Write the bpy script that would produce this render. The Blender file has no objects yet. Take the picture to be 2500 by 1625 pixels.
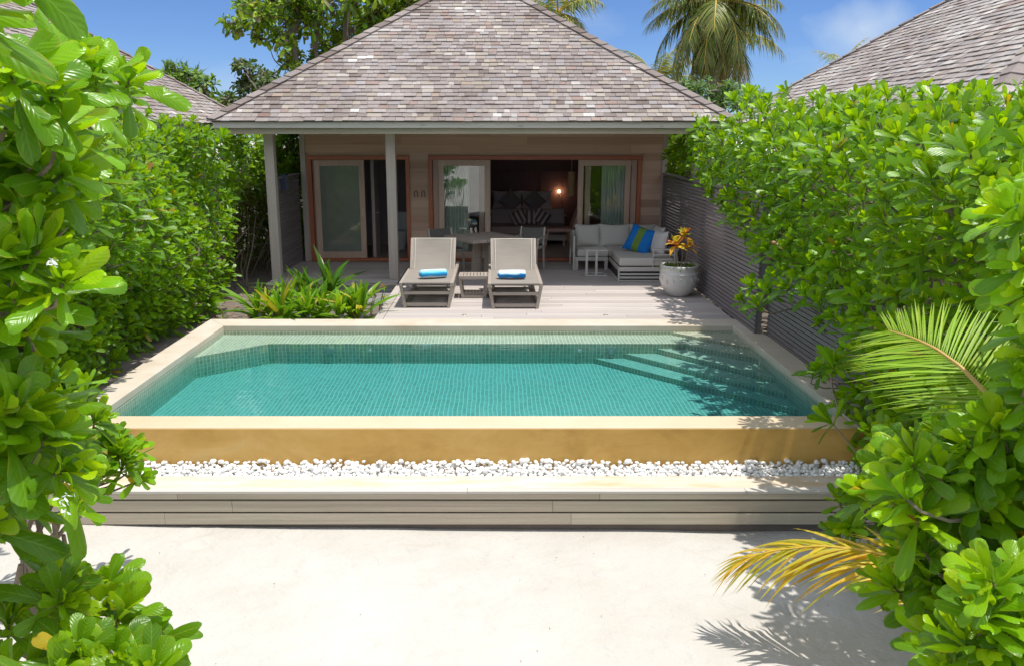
import bpy, math, random
import numpy as np
from mathutils import Vector, Matrix
random.seed(7); rng = np.random.default_rng(7)
sc = bpy.context.scene
COL = sc.collection
PI = math.pi
# ------------------------------------------------------------------ camera model (photo 2500x1625)
F, VX, HY, H = 2000.0, 1208.0, 330.0, 2.4
TH = math.atan((812.5-HY)/F); SN, CS = math.sin(TH), math.cos(TH)
def ray(px, py):
    X = px-VX; Y = -(py-812.5)
    return np.array((X, F*CS+Y*SN, -F*SN+Y*CS))
def atY(px, py, y):                     # world point seen at a pixel, at a given distance
    r = ray(px, py); return np.array((0, 0, H))+r*(y/r[1])

# ------------------------------------------------------------------ materials
MATS = {}
class NT:
    def __init__(s, name):
        m = bpy.data.materials.new(name); m.use_nodes = True
        s.m = m; s.nt = m.node_tree; s.nt.nodes.clear()
        s.out = s.n('ShaderNodeOutputMaterial')
    def n(s, t, **kw):
        nd = s.nt.nodes.new(t)
        for k, v in kw.items():
            if k in nd.inputs.keys(): s.set(nd, k, v)
            else: setattr(nd, k, v)
        return nd
    def set(s, nd, key, v):
        i = nd.inputs[key]
        if hasattr(v, 'is_output') or isinstance(v, bpy.types.NodeSocket): s.nt.links.new(v, i)
        else: i.default_value = v
    def l(s, a, b): s.nt.links.new(a, b)
    def math(s, op, a, b=None, c=None):
        nd = s.nt.nodes.new('ShaderNodeMath'); nd.operation = op
        s.set(nd, 0, a)
        if b is not None: s.set(nd, 1, b)
        if c is not None: s.set(nd, 2, c)
        return nd.outputs[0]
    def vmath(s, op, a, b=None):
        nd = s.nt.nodes.new('ShaderNodeVectorMath'); nd.operation = op
        s.set(nd, 0, a)
        if b is not None: s.set(nd, 1, b)
        return nd.outputs[0]
    def mix(s, fac, a, b, mode='MIX'):
        nd = s.nt.nodes.new('ShaderNodeMix'); nd.data_type = 'RGBA'; nd.blend_type = mode
        s.set(nd, 0, fac); s.set(nd, 6, a); s.set(nd, 7, b)
        return nd.outputs[2]
    def ramp(s, fac, stops):
        nd = s.nt.nodes.new('ShaderNodeValToRGB'); e = nd.color_ramp.elements
        while len(e) > 1: e.remove(e[0])
        e[0].position = stops[0][0]; e[0].color = c4(stops[0][1])
        for p, c in stops[1:]:
            x = e.new(p); x.color = c4(c)
        s.set(nd, 0, fac); return nd.outputs[0]
    def noise(s, vec, scale, detail=4, rough=.55, dist=0):
        nd = s.nt.nodes.new('ShaderNodeTexNoise'); s.set(nd, 'Vector', vec); nd.inputs['Scale'].default_value = scale
        nd.inputs['Detail'].default_value = detail; nd.inputs['Roughness'].default_value = rough; nd.inputs['Distortion'].default_value = dist
        return nd.outputs['Fac']
    def bump(s, h, strength, dist=.01):
        nd = s.nt.nodes.new('ShaderNodeBump'); s.set(nd, 'Height', h); nd.inputs['Strength'].default_value = strength; nd.inputs['Distance'].default_value = dist
        return nd.outputs[0]
    def obj(s): return s.n('ShaderNodeTexCoord').outputs['Object']
    def tint(s):
        nd = s.n('ShaderNodeAttribute'); nd.attribute_name = 'tint'
        sp = s.n('ShaderNodeSeparateColor'); s.l(nd.outputs['Color'], sp.inputs[0])
        return nd.outputs['Color'], sp.outputs
    def principled(s, color, rough=.6, normal=None, **kw):
        p = s.n('ShaderNodeBsdfPrincipled'); s.set(p, 'Base Color', color if isinstance(color, bpy.types.NodeSocket) else c4(color)); s.set(p, 'Roughness', rough)
        if normal is not None: s.set(p, 'Normal', normal)
        for k, v in kw.items(): s.set(p, k.replace('_', ' '), v)
        return p.outputs[0]
    def done(s, sh):
        s.l(sh, s.out.inputs['Surface']); MATS[s.m.name] = s.m; return s.m
def c4(c): return (*c, 1) if len(c) == 3 else c

def wood(name, dark, light, axis, across=9, along=.9, rough=.7, var=.45, bump=.25, stain=None):
    t = NT(name); o = t.obj(); tc, ts = t.tint()
    off = t.vmath('SCALE', tc); off.node.inputs['Scale'].default_value = 23
    p = t.vmath('ADD', o, off)
    sc_ = [across*3]*3; sc_[axis] = along
    p = t.vmath('MULTIPLY', p, tuple(sc_))
    g = t.noise(p, 1.6, 6, .6, .4)
    f = t.math('ADD', t.math('MULTIPLY', g, 1.25), t.math('MULTIPLY', t.math('SUBTRACT', ts[0], .5), var))
    f = t.math('SUBTRACT', f, .13)
    c = t.mix(t.math('MAXIMUM', t.math('MINIMUM', f, 1.0), 0.0), c4(dark), c4(light))
    if stain:
        w = t.noise(o, 1.3, 5, .6)
        c = t.mix(t.math('MULTIPLY', t.math('MAXIMUM', t.math('SUBTRACT', w, .45), 0), stain[1]), c, c4(stain[0]))
    # knots
    kn = t.n('ShaderNodeTexVoronoi'); ks = [5.0]*3; ks[axis] = 1.3
    t.set(kn, 'Vector', t.vmath('MULTIPLY', t.vmath('ADD', o, off), tuple(ks))); kn.inputs['Scale'].default_value = 1.0
    kf = t.math('LESS_THAN', kn.outputs['Distance'], .07)
    c = t.mix(t.math('MULTIPLY', kf, .45), c, c4(tuple(x*.55 for x in dark)))
    return t.done(t.principled(c, rough, t.bump(g, bump, .004)))

wood('deck_wood', (.33,.285,.26), (.58,.52,.48), 0, along=.5, var=.5, stain=((.40,.36,.34),1.0))
wood('grey_wood', (.33,.265,.195), (.62,.535,.41), 0, along=.5, var=.5, stain=((.36,.37,.26),1.2))
wood('pale_wood', (.42,.385,.34), (.62,.575,.51), 0, along=.5)
wood('post_wood', (.36,.30,.255), (.56,.48,.42), 2, along=.6)
wood('cladding_wood', (.44,.265,.18), (.70,.48,.355), 0, along=.45, var=.7)
wood('mahogany', (.36,.095,.045), (.50,.16,.075), 2, rough=.45)
wood('sash_wood', (.48,.31,.23), (.66,.48,.37), 2, rough=.5)
wood('fence_wood', (.15,.125,.125), (.235,.20,.20), 1, along=.5, var=.5)
wood('teak_grey', (.27,.22,.18), (.39,.335,.285), 0, rough=.6)
wood('dark_wood', (.11,.048,.062), (.19,.09,.105), 2, rough=.5)
wood('floor_wood', (.32,.25,.21), (.46,.38,.33), 0, rough=.4)
wood('bark', (.13,.10,.075), (.26,.215,.17), 2, across=6, along=2, bump=.6)
wood('frame_light', (.40,.36,.31), (.50,.46,.40), 1, rough=.5, bump=.1)

def shingle():
    t = NT('shingle'); o = t.obj(); tc, ts = t.tint()
    off = t.vmath('SCALE', tc); off.node.inputs['Scale'].default_value = 31
    g = t.noise(t.vmath('MULTIPLY', t.vmath('ADD', o, off), (16, 16, 5)), 2.2, 6, .65, .5)
    big = t.noise(o, .8, 4, .6)
    f = t.math('ADD', ts[0], t.math('MULTIPLY', t.math('SUBTRACT', big, .5), .9))
    f = t.math('ADD', f, t.math('MULTIPLY', t.math('SUBTRACT', g, .5), .55))
    c = t.ramp(f, [(0, (.09,.062,.05)), (.25, (.17,.132,.115)), (.5, (.245,.205,.187)), (.72, (.315,.272,.25)), (.9, (.43,.395,.365)), (1, (.54,.51,.475))])
    red = t.math('GREATER_THAN', ts[1], .93)
    c = t.mix(t.math('MULTIPLY', red, .4), c, c4((.26,.14,.10)))
    yel = t.math('GREATER_THAN', ts[2], .86)
    c = t.mix(t.math('MULTIPLY', yel, .25), c, c4((.46,.40,.28)))
    bl = t.math('LESS_THAN', ts[2], .13)
    c = t.mix(t.math('MULTIPLY', bl, .2), c, c4((.30,.31,.34)))
    t.done(t.principled(c, .85, t.bump(g, .35, .006)))
shingle()

def leafmat(name, gloss=.30, trans=.46, tcol=(1.35, 1.2, .5), vein=.35):
    t = NT(name); tc, ts = t.tint()
    uv = t.n('ShaderNodeUVMap').outputs[0]
    sp = t.n('ShaderNodeSeparateXYZ'); t.l(uv, sp.inputs[0])
    v = t.math('ABSOLUTE', sp.outputs[0])
    mid = t.math('MULTIPLY', t.math('SUBTRACT', 1.0, t.math('MINIMUM', t.math('MULTIPLY', v, 11.0), 1.0)), vein)
    sv = t.math('SINE', t.math('MULTIPLY', t.math('SUBTRACT', sp.outputs[1], t.math('MULTIPLY', v, .22)), 62.0))
    c = t.mix(mid, tc, c4((.34,.50,.10)))
    c = t.mix(t.math('MULTIPLY', t.math('MULTIPLY', t.math('ADD', sv, 1.0), .5), .10), c, c4((.20,.38,.05)))
    nz = t.noise(t.n('ShaderNodeTexCoord').outputs['Object'], 26, 3)
    c = t.mix(t.math('MULTIPLY', t.math('SUBTRACT', nz, .3), .35), c, t.mix(1.0, c, c4((.62,.72,.6)), 'MULTIPLY'))
    oo = t.n('ShaderNodeTexCoord').outputs['Object']
    edge = t.math('MULTIPLY', t.math('GREATER_THAN', t.math('ADD', v, t.noise(oo, 9, 4)), 1.47), .45)
    c = t.mix(edge, c, c4((.42,.36,.04)))
    spot = t.math('MULTIPLY', t.math('LESS_THAN', t.noise(oo, 55, 2), .29), .7)
    c = t.mix(spot, c, c4((.20,.15,.03)))
    p = t.principled(c, gloss, t.bump(t.math('ADD', t.math('MULTIPLY', sv, .5), t.noise(oo, 40, 3)), .22, .003), Specular_IOR_Level=.42)
    tr = t.n('ShaderNodeBsdfTranslucent'); t.l(t.mix(1.0, c, c4(tcol), 'MULTIPLY'), tr.inputs[0])
    mx = t.n('ShaderNodeMixShader'); mx.inputs[0].default_value = trans
    t.l(p, mx.inputs[1]); t.l(tr.outputs[0], mx.inputs[2])
    return t.done(mx.outputs[0])
leafmat('leaf'); leafmat('leaf_dull', .5, .3); leafmat('palm_leaf', .38, .35, vein=.15)

def plain(name, col, rough=.6, nscale=0, namp=.15, bump=0, **kw):
    t = NT(name)
    if nscale:
        o = t.obj(); g = t.noise(o, nscale, 5, .6)
        c = t.mix(g, c4(tuple(x*(1-namp) for x in col)), c4(tuple(min(1, x*(1+namp)) for x in col)))
        return t.done(t.principled(c, rough, t.bump(g, bump, .004) if bump else None, **kw))
    return t.done(t.principled(col, rough, **kw))
plain('twig', (.19,.15,.10), .85, 14, .4)
plain('soil', (.16,.13,.11), .95, 6, .35, .5)
plain('stone_grey', (.22,.21,.21), .9, 5, .25, .3)
plain('pebble', (.80,.79,.77), .5, 3, .06)
plain('white_metal', (.50,.47,.43), .45, 8, .06)
plain('cushion_grey', (.52,.49,.45), .9, 60, .08, .15)
plain('cushion_white', (.62,.58,.56), .9, 60, .08, .15)
plain('bed_white', (.86,.76,.74), .9, 30, .08)
plain('bed_brown', (.40,.30,.28), .9, 30, .12)
plain('armchair_pink', (.60,.36,.30), .9, 30, .1)
plain('black_metal', (.02,.02,.025), .4)
plain('brass', (.55,.50,.40), .35, Metallic=.7)
plain('handle_pale', (.55,.50,.36), .4)
plain('plaster_in', (.36,.28,.27), .8, 4, .08)
plain('lamp_blue', (.05,.06,.10), .35)
plain('ceramic', (.70,.70,.70), .2)
plain('lamp_glass', (.36,.42,.38), .25)
plain('ceiling_white', (.80,.77,.74), .9)
plain('flower_white', (.8,.8,.76), .7)
plain('pendant_shade', (.55,.33,.17), .7, 40, .2)
t = NT('glow'); e = t.n('ShaderNodeEmission'); e.inputs[0].default_value = (1,.72,.3,1); e.inputs[1].default_value = 45; t.done(e.outputs[0])

def sling():
    t = NT('sling'); o = t.obj()
    w = t.n('ShaderNodeTexWave'); w.wave_type = 'BANDS'; w.bands_direction = 'Z'; t.set(w, 'Vector', o); w.inputs['Scale'].default_value = 38; w.inputs['Distortion'].default_value = .4
    g = t.noise(t.vmath('MULTIPLY', o, (2, 9, 9)), 2, 4)
    c = t.mix(g, c4((.22,.19,.158)), c4((.295,.26,.222)))
    c = t.mix(t.math('MULTIPLY', w.outputs['Fac'], .12), c, c4((.20,.18,.155)))
    t.done(t.principled(c, .8, t.bump(w.outputs['Fac'], .15, .002)))
sling()
plain('welt', (.56,.51,.42), .8)

def towel(name, flip):
    t = NT(name); o = t.obj()
    sp = t.n('ShaderNodeSeparateXYZ'); t.l(o, sp.inputs[0])
    g = t.noise(t.vmath('MULTIPLY', o, (3, 12, 12)), 2, 4)
    f = t.math('ADD', t.math('MULTIPLY', sp.outputs[2], 5.2), t.math('MULTIPLY', t.math('SUBTRACT', g, .5), .35))
    if flip: st = [(0, (.55,.62,.7)), (.14, (.01,.17,.50)), (.36, (.02,.26,.62)), (.42, (.50,.72,.82)), (.56, (.72,.80,.80)), (1, (.80,.82,.80))]
    else: st = [(0, (.6,.66,.7)), (.17, (.50,.66,.78)), (.22, (.02,.27,.62)), (.42, (.03,.40,.70)), (.55, (.30,.66,.78)), (.72, (.75,.82,.83)), (1, (.8,.83,.82))]
    c = t.ramp(f, st)
    fine = t.noise(o, 220, 2)
    t.done(t.principled(c, .95, t.bump(fine, .4, .003)))
towel('towel_a', False); towel('towel_b', True)

def stripes(name, axis, cols, scale, rough=.85):
    t = NT(name); o = t.obj(); sp = t.n('ShaderNodeSeparateXYZ'); t.l(o, sp.inputs[0])
    f = t.math('FRACT', t.math('ADD', t.math('MULTIPLY', sp.outputs[axis], scale), .5))
    r = t.ramp(f, cols); r.node.color_ramp.interpolation = 'CONSTANT'
    fine = t.noise(o, 90, 3)
    t.done(t.principled(r, rough, t.bump(fine, .2, .003)))
stripes('cushion_blue', 0, [(0, (.0,.15,.50)), (.36, (.13,.23,.035)), (.62, (.0,.16,.52))], 1/.52)
stripes('cushion_stripe', 0, [(0, (.55,.43,.40)), (.5, (.16,.09,.09))], 9)

def coping():
    t = NT('coping_stone'); o = t.obj()
    g = t.noise(o, 2.2, 6, .65); h = t.noise(o, 30, 4, .6)
    c = t.ramp(g, [(.25, (.47,.38,.275)), (.5, (.55,.475,.38)), (.75, (.60,.545,.47))])
    c = t.mix(t.math('MULTIPLY', h, .18), c, c4((.42,.34,.25)))
    t.done(t.principled(c, .75, t.bump(h, .15, .003)))
coping()
def lip():
    t = NT('lip_stone'); o = t.obj(); g = t.noise(o, 1.1, 6, .6); h = t.noise(o, 45, 3)
    c = t.ramp(g, [(.3, (.60,.455,.30)), (.55, (.64,.50,.345)), (.8, (.66,.54,.40))])
    t.done(t.principled(c, .45, t.bump(h, .06, .002)))
lip()
def ochre():
    t = NT('ochre_render'); o = t.obj()
    g = t.noise(t.vmath('MULTIPLY', o, (1, 1, 1.8)), 1.6, 7, .65, .5); h = t.noise(o, 55, 4)
    d = t.noise(t.vmath('MULTIPLY', o, (7, 1, .5)), 1.5, 4)
    c = t.ramp(g, [(.28, (.42,.235,.045)), (.46, (.55,.325,.075)), (.60, (.61,.375,.105)), (.8, (.66,.46,.19))])
    c = t.mix(t.math('MULTIPLY', d, .22), c, c4((.36,.235,.06)))
    t.done(t.principled(c, .5, t.bump(h, .12, .003)))
ochre()
def ledge():
    t = NT('ledge_stone'); o = t.obj()
    g = t.noise(t.vmath('MULTIPLY', o, (1, 5, 1)), 1.8, 6, .65, .3); h = t.noise(o, 40, 4)
    c = t.ramp(g, [(.3, (.58,.42,.26)), (.45, (.62,.50,.37)), (.6, (.62,.56,.49)), (.8, (.64,.61,.57))])
    t.done(t.principled(c, .7, t.bump(h, .1, .003)))
ledge()

def tile():
    t = NT('pool_tile'); uv = t.n('ShaderNodeUVMap').outputs[0]
    nzv = t.n('ShaderNodeTexNoise'); nzv.inputs['Scale'].default_value = 2.6; nzv.inputs['Detail'].default_value = 3; t.l(t.obj(), nzv.inputs['Vector'])
    wob = t.vmath('SCALE', nzv.outputs['Color']); wob.node.inputs['Scale'].default_value = .045
    p = t.vmath('SCALE', t.vmath('ADD', uv, wob)); p.node.inputs['Scale'].default_value = 1/.046
    fr = t.vmath('FRACTION', p); fl = t.vmath('FLOOR', p)
    sp = t.n('ShaderNodeSeparateXYZ'); t.l(fr, sp.inputs[0])
    gx = t.math('LESS_THAN', sp.outputs[0], .19); gy = t.math('LESS_THAN', sp.outputs[1], .13)
    g = t.math('MAXIMUM', gx, t.math('MULTIPLY', gy, .65))
    wn = t.n('ShaderNodeTexWhiteNoise'); t.l(fl, wn.inputs['Vector'])
    o = t.obj(); big = t.noise(o, .9, 4)
    f = t.math('ADD', t.math('MULTIPLY', wn.outputs['Value'], .55), t.math('MULTIPLY', big, .5))
    c = t.ramp(f, [(.1, (.27,.31,.22)), (.45, (.37,.39,.28)), (.7, (.43,.44,.32)), (1, (.48,.48,.36))])
    c = t.mix(g, c, c4((.66,.70,.56)))
    t.done(t.principled(c, .35))
tile()
def water():
    t = NT('water'); o = t.obj()
    n1 = t.noise(t.vmath('MULTIPLY', o, (1, 1.6, 1)), 3.2, 3, .5, .3)
    b = t.bump(n1, .17, .02)
    gl = t.n('ShaderNodeBsdfGlossy'); gl.inputs['Roughness'].default_value = .02; t.l(b, gl.inputs['Normal'])
    tr = t.n('ShaderNodeBsdfTransparent'); tr.inputs[0].default_value = (1, 1, 1, 1)
    fr = t.n('ShaderNodeFresnel'); fr.inputs[0].default_value = 1.33; t.l(b, fr.inputs['Normal'])
    mx = t.n('ShaderNodeMixShader'); t.l(t.math('MULTIPLY', fr.outputs[0], .75), mx.inputs[0]); t.l(tr.outputs[0], mx.inputs[1]); t.l(gl.outputs[0], mx.inputs[2])
    ab = t.n('ShaderNodeVolumeAbsorption'); ab.inputs['Color'].default_value = (.27, .83, .905, 1); ab.inputs['Density'].default_value = 2.0
    t.l(ab.outputs[0], t.out.inputs['Volume'])
    t.done(mx.outputs[0])
water()
def glass(name, tint=(.985,.995,.985), frost=0):
    t = NT(name)
    gl = t.n('ShaderNodeBsdfGlossy'); gl.inputs['Roughness'].default_value = .01
    if frost:
        o = t.obj(); g = t.noise(o, 5, 4)
        tr = t.n('ShaderNodeBsdfPrincipled'); t.l(t.mix(g, c4((.13,.145,.12)), c4((.19,.205,.165))), tr.inputs['Base Color']); tr.inputs['Roughness'].default_value = .35
    else:
        tr = t.n('ShaderNodeBsdfTransparent'); tr.inputs[0].default_value = c4(tint)
    fr = t.n('ShaderNodeFresnel'); fr.inputs[0].default_value = 1.6
    mx = t.n('ShaderNodeMixShader'); t.l(t.math('MULTIPLY', fr.outputs[0], 1.15), mx.inputs[0]); t.l(tr.outputs[0], mx.inputs[1]); t.l(gl.outputs[0], mx.inputs[2])
    t.done(mx.outputs[0])
glass('glass'); glass('frosted_glass', frost=1)
def sand():
    t = NT('sand'); o = t.obj()
    a = t.noise(o, .8, 6, .6); b = t.noise(o, 9, 5, .6); cc = t.noise(o, 160, 3, .6)
    w = t.n('ShaderNodeTexWave'); t.set(w, 'Vector', o); w.bands_direction = 'DIAGONAL'; w.inputs['Scale'].default_value = 9; w.inputs['Distortion'].default_value = 7; w.inputs['Detail'].default_value = 3; w.inputs['Detail Scale'].default_value = .6
    c = t.ramp(a, [(.3, (.48,.445,.395)), (.5, (.53,.50,.455)), (.7, (.56,.535,.495))])
    c = t.mix(t.math('MULTIPLY', t.math('LESS_THAN', cc, .29), .10), c, c4((.42,.37,.31)))
    h = t.math('ADD', t.math('MULTIPLY', b, .9), t.math('ADD', t.math('MULTIPLY', cc, .12), t.math('MULTIPLY', w.outputs['Fac'], .035)))
    t.done(t.principled(c, .95, t.bump(h, .75, .04)))
sand()
def curtain():
    t = NT('curtain'); o = t.obj(); g = t.noise(t.vmath('MULTIPLY', o, (14, 1, .4)), 1.5, 3)
    c = t.mix(g, c4((.62,.68,.60)), c4((.78,.82,.74)))
    t.done(t.principled(c, .9))
curtain()
def pot():
    t = NT('pot_glaze'); o = t.obj(); g = t.noise(o, 4, 5, .6); h = t.noise(o, 26, 3)
    c = t.mix(g, c4((.52,.50,.47)), c4((.66,.645,.62)))
    t.done(t.principled(c, .28, t.bump(h, .18, .006)))
pot()
def trunkmat():
    t = NT('palm_trunk'); o = t.obj(); w = t.n('ShaderNodeTexWave'); w.bands_direction = 'Z'; t.set(w, 'Vector', o); w.inputs['Scale'].default_value = 3; w.inputs['Distortion'].default_value = 1.5
    g = t.noise(o, 4, 4); f = t.math('ADD', t.math('MULTIPLY', w.outputs['Fac'], .5), t.math('MULTIPLY', g, .5))
    t.done(t.principled(t.mix(f, c4((.17,.14,.115)), c4((.33,.29,.25))), .9, t.bump(f, .4, .02)))
trunkmat()

# ------------------------------------------------------------------ mesh helpers
class MB:
    def __init__(s): s.v = []; s.f = []; s.t = []; s.uv = []
    def tint(s): return (random.random(), random.random(), random.random())
    def add(s, verts, faces, tint=None, uvs=None):
        b = len(s.v); s.v += [tuple(v) for v in verts]; s.t += [tint or s.tint()]*len(verts)
        for i, f in enumerate(faces):
            s.f.append([b+k for k in f]); s.uv.append(uvs[i] if uvs else [(0, 0)]*len(f))
    def box(s, x0, x1, y0, y1, z0, z1, tint=None):
        v = [(x0,y0,z0),(x1,y0,z0),(x1,y1,z0),(x0,y1,z0),(x0,y0,z1),(x1,y0,z1),(x1,y1,z1),(x0,y1,z1)]
        s.add(v, [(0,3,2,1),(4,5,6,7),(0,1,5,4),(1,2,6,5),(2,3,7,6),(3,0,4,7)], tint)
    def bar(s, p, q, w, h, up=(0,0,1), tint=None, w2=None, h2=None):
        p = Vector(p); q = Vector(q); d = (q-p).normalized(); u = Vector(up)
        sd = d.cross(u)
        if sd.length < 1e-4: sd = d.cross(Vector((0,1,0)))
        sd.normalize(); u = sd.cross(d)
        vs = []
        for c, ww, hh in ((p, w, h), (q, w2 or w, h2 or h)):
            for a, b in ((-1,-1),(1,-1),(1,1),(-1,1)): vs.append(c+sd*(a*ww/2)+u*(b*hh/2))
        s.add(vs, [(0,1,2,3),(7,6,5,4),(0,4,5,1),(1,5,6,2),(2,6,7,3),(3,7,4,0)], tint)
    def tube(s, pts, radii, n=6, tint=None, cap=True):
        pts = [Vector(p) for p in pts]; vs = []; fs = []
        for i, p in enumerate(pts):
            d = (pts[min(i+1, len(pts)-1)]-pts[max(i-1, 0)]).normalized()
            a = d.cross(Vector((.3,.9,.2))).normalized(); b = d.cross(a); r = radii[i] if hasattr(radii, '__len__') else radii
            for k in range(n): vs.append(p+(a*math.cos(2*PI*k/n)+b*math.sin(2*PI*k/n))*r)
        for i in range(len(pts)-1):
            for k in range(n): fs.append((i*n+k, i*n+(k+1) % n, (i+1)*n+(k+1) % n, (i+1)*n+k))
        if cap: fs.append(tuple(range(n))[::-1]); fs.append(tuple((len(pts)-1)*n+k for k in range(n)))
        s.add(vs, fs, tint)
    def lathe(s, prof, c=(0,0,0), n=40, tint=None):
        vs = []; fs = []
        for r, z in prof:
            for k in range(n): vs.append((c[0]+r*math.cos(2*PI*k/n), c[1]+r*math.sin(2*PI*k/n), c[2]+z))
        for i in range(len(prof)-1):
            for k in range(n): fs.append((i*n+k, i*n+(k+1) % n, (i+1)*n+(k+1) % n, (i+1)*n+k))
        s.add(vs, fs, tint)
    def prism(s, poly, z0, z1, tint=None, axis=None):       # poly counter-clockwise, uv in metres
        n = len(poly); vs = [(x, y, z0) for x, y in poly]+[(x, y, z1) for x, y in poly]
        ax = Vector((axis or (1, 0))).normalized()
        fs = [tuple(range(n, 2*n))]; uvs = [[(x*ax[0]+y*ax[1], -x*ax[1]+y*ax[0]) for x, y in poly]]
        for i in range(n):
            j = (i+1) % n; L = math.dist(poly[i], poly[j])
            fs.append((i, j, n+j, n+i)); uvs.append([(0, z0), (L, z0), (L, z1), (0, z1)])
        s.add(vs, fs, tint, uvs)
    def quad(s, a, b, c, d, tint=None, uv=None): s.add([a, b, c, d], [(0,1,2,3)], tint, [uv] if uv else None)
def obj(name, mb, mat, parent=None, world=False, smooth=False, bevel=0, smooth_angle=None):
    me = bpy.data.meshes.new(name)
    off = Vector(parent_world(parent)) if (world and parent) else Vector((0,0,0))
    vs = [(v[0]-off[0], v[1]-off[1], v[2]-off[2]) for v in mb.v]
    me.from_pydata(vs, [], mb.f)
    at = me.color_attributes.new('tint', 'FLOAT_COLOR', 'POINT')
    at.data.foreach_set('color', np.array([(*t, 1) for t in mb.t], dtype=np.float32).ravel())
    ul = me.uv_layers.new(name='UVMap'); ul.data.foreach_set('uv', np.array([u for f in mb.uv for u in f], dtype=np.float32).ravel())
    if smooth: me.polygons.foreach_set('use_smooth', [True]*len(me.polygons))
    me.materials.append(MATS[mat])
    o = bpy.data.objects.new(name, me); COL.objects.link(o)
    if parent: o.parent = parent
    if bevel:
        m = o.modifiers.new('bevel', 'BEVEL'); m.width = bevel; m.segments = 2; m.limit_method = 'ANGLE'
    return o
def parent_world(p):
    x = Vector((0,0,0))
    while p: x = x+p.location; p = p.parent
    return x
def thing(name, label, cat, loc=(0,0,0), rz=0, group=None):
    o = bpy.data.objects.new(name, None); COL.objects.link(o); o.location = loc; o.rotation_euler = (0,0,rz); o.empty_display_size = .1
    return tag(o, label, cat, group)
def tag(o, label, cat, group=None):
    o['label'] = label; o['category'] = cat
    if group: o['group'] = group
    return o
def struct(o, kind='structure'): o['kind'] = kind; return o
def copy_tree(o, parent=None):
    c = o.copy(); COL.objects.link(c)
    if parent: c.parent = parent
    for ch in list(o.children): copy_tree(ch, c)
    return c

# ------------------------------------------------------------------ foliage helpers (numpy)
def grid_mesh(name, P, tint, mat, parent=None, UV=None, world=True):
    """P (N,S,V,3) leaf grids, tint (N,3)"""
    N, S, V, _ = P.shape
    if parent and world: P = P-np.array(parent_world(parent))
    base = (np.arange(N)*S*V)[:, None, None]; i = np.arange(S-1)[:, None]; j = np.arange(V-1)[None, :]
    q = np.stack([i*V+j, i*V+j+1, (i+1)*V+j+1, (i+1)*V+j], -1)[None]+base[..., None]
    q = q.reshape(-1, 4)
    me = bpy.data.meshes.new(name); vs = P.reshape(-1, 3).astype(np.float32)
    me.vertices.add(len(vs)); me.vertices.foreach_set('co', vs.ravel())
    me.loops.add(q.size); me.loops.foreach_set('vertex_index', q.ravel().astype(np.int32))
    me.polygons.add(len(q)); me.polygons.foreach_set('loop_start', np.arange(0, q.size, 4, dtype=np.int32))
    me.polygons.foreach_set('use_smooth', np.ones(len(q), dtype=bool))
    me.update()
    at = me.color_attributes.new('tint', 'FLOAT_COLOR', 'POINT')
    tt = np.ones((N, S*V, 4), np.float32); tt[..., :3] = tint[:, None, :]; at.data.foreach_set('color', tt.ravel())
    ul = me.uv_layers.new(name='UVMap')
    uvv = np.zeros((S, V, 2), np.float32); uvv[..., 0] = np.linspace(-1, 1, V)[None]; uvv[..., 1] = np.linspace(0, 1, S)[:, None]
    uvv = np.tile(uvv.reshape(1, S*V, 2), (N, 1, 1)).reshape(-1, 2)
    ul.data.foreach_set('uv', uvv[q.ravel()].ravel())
    me.validate(); me.materials.append(MATS[mat])
    o = bpy.data.objects.new(name, me); COL.objects.link(o)
    if parent: o.parent = parent
    return o
def nrm(a): return a/np.maximum(np.linalg.norm(a, axis=-1, keepdims=True), 1e-9)
PROF = {'obovate': ([0,.12,.3,.5,.68,.82,.92,.975,1], [.03,.04,.075,.12,.158,.172,.15,.09,.02]),
        'ellipse': ([0,.08,.3,.55,.8,.93,1], [.03,.10,.22,.26,.19,.09,.01]),
        'strap': ([0,.2,.5,.8,1], [.05,.06,.065,.045,.003]),
        'lance': ([0,.1,.35,.6,.85,1], [.04,.09,.14,.12,.05,.005])}
def blades(base, d, n, L, curl, fold, droop, S, V, prof='obovate', wscale=1.0, roll=0.0):
    N = len(L); u = np.linspace(0, 1, S)
    if prof == 'obovate': u = np.array({5: [0,.35,.65,.9,1], 6: [0,.28,.52,.74,.92,1], 9: [0,.15,.32,.5,.66,.8,.91,.975,1]}.get(S, u))
    w = np.interp(u, *PROF[prof])*wscale
    v = np.linspace(-1, 1, V); sd = np.cross(d, n)
    uu = u[None, :, None]; L_ = L[:, None, None]
    spine = base[:, None, :]+L_*(uu*d[:, None, :]-n[:, None, :]*(curl[:, None, None]*uu**2))
    spine = spine-np.array([0, 0, 1])*(droop[:, None, None]*L_*uu**2)
    P = spine[:, :, None, :]+sd[:, None, None, :]*(L[:, None, None, None]*w[None, :, None, None]*v[None, None, :, None])
    av = np.abs(v)[None, None, :, None]
    hgt = (fold[:, None, None, None]*av-roll*av**3)*w[None, :, None, None]*L[:, None, None, None]
    return P+n[:, None, None, :]*hgt
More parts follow.
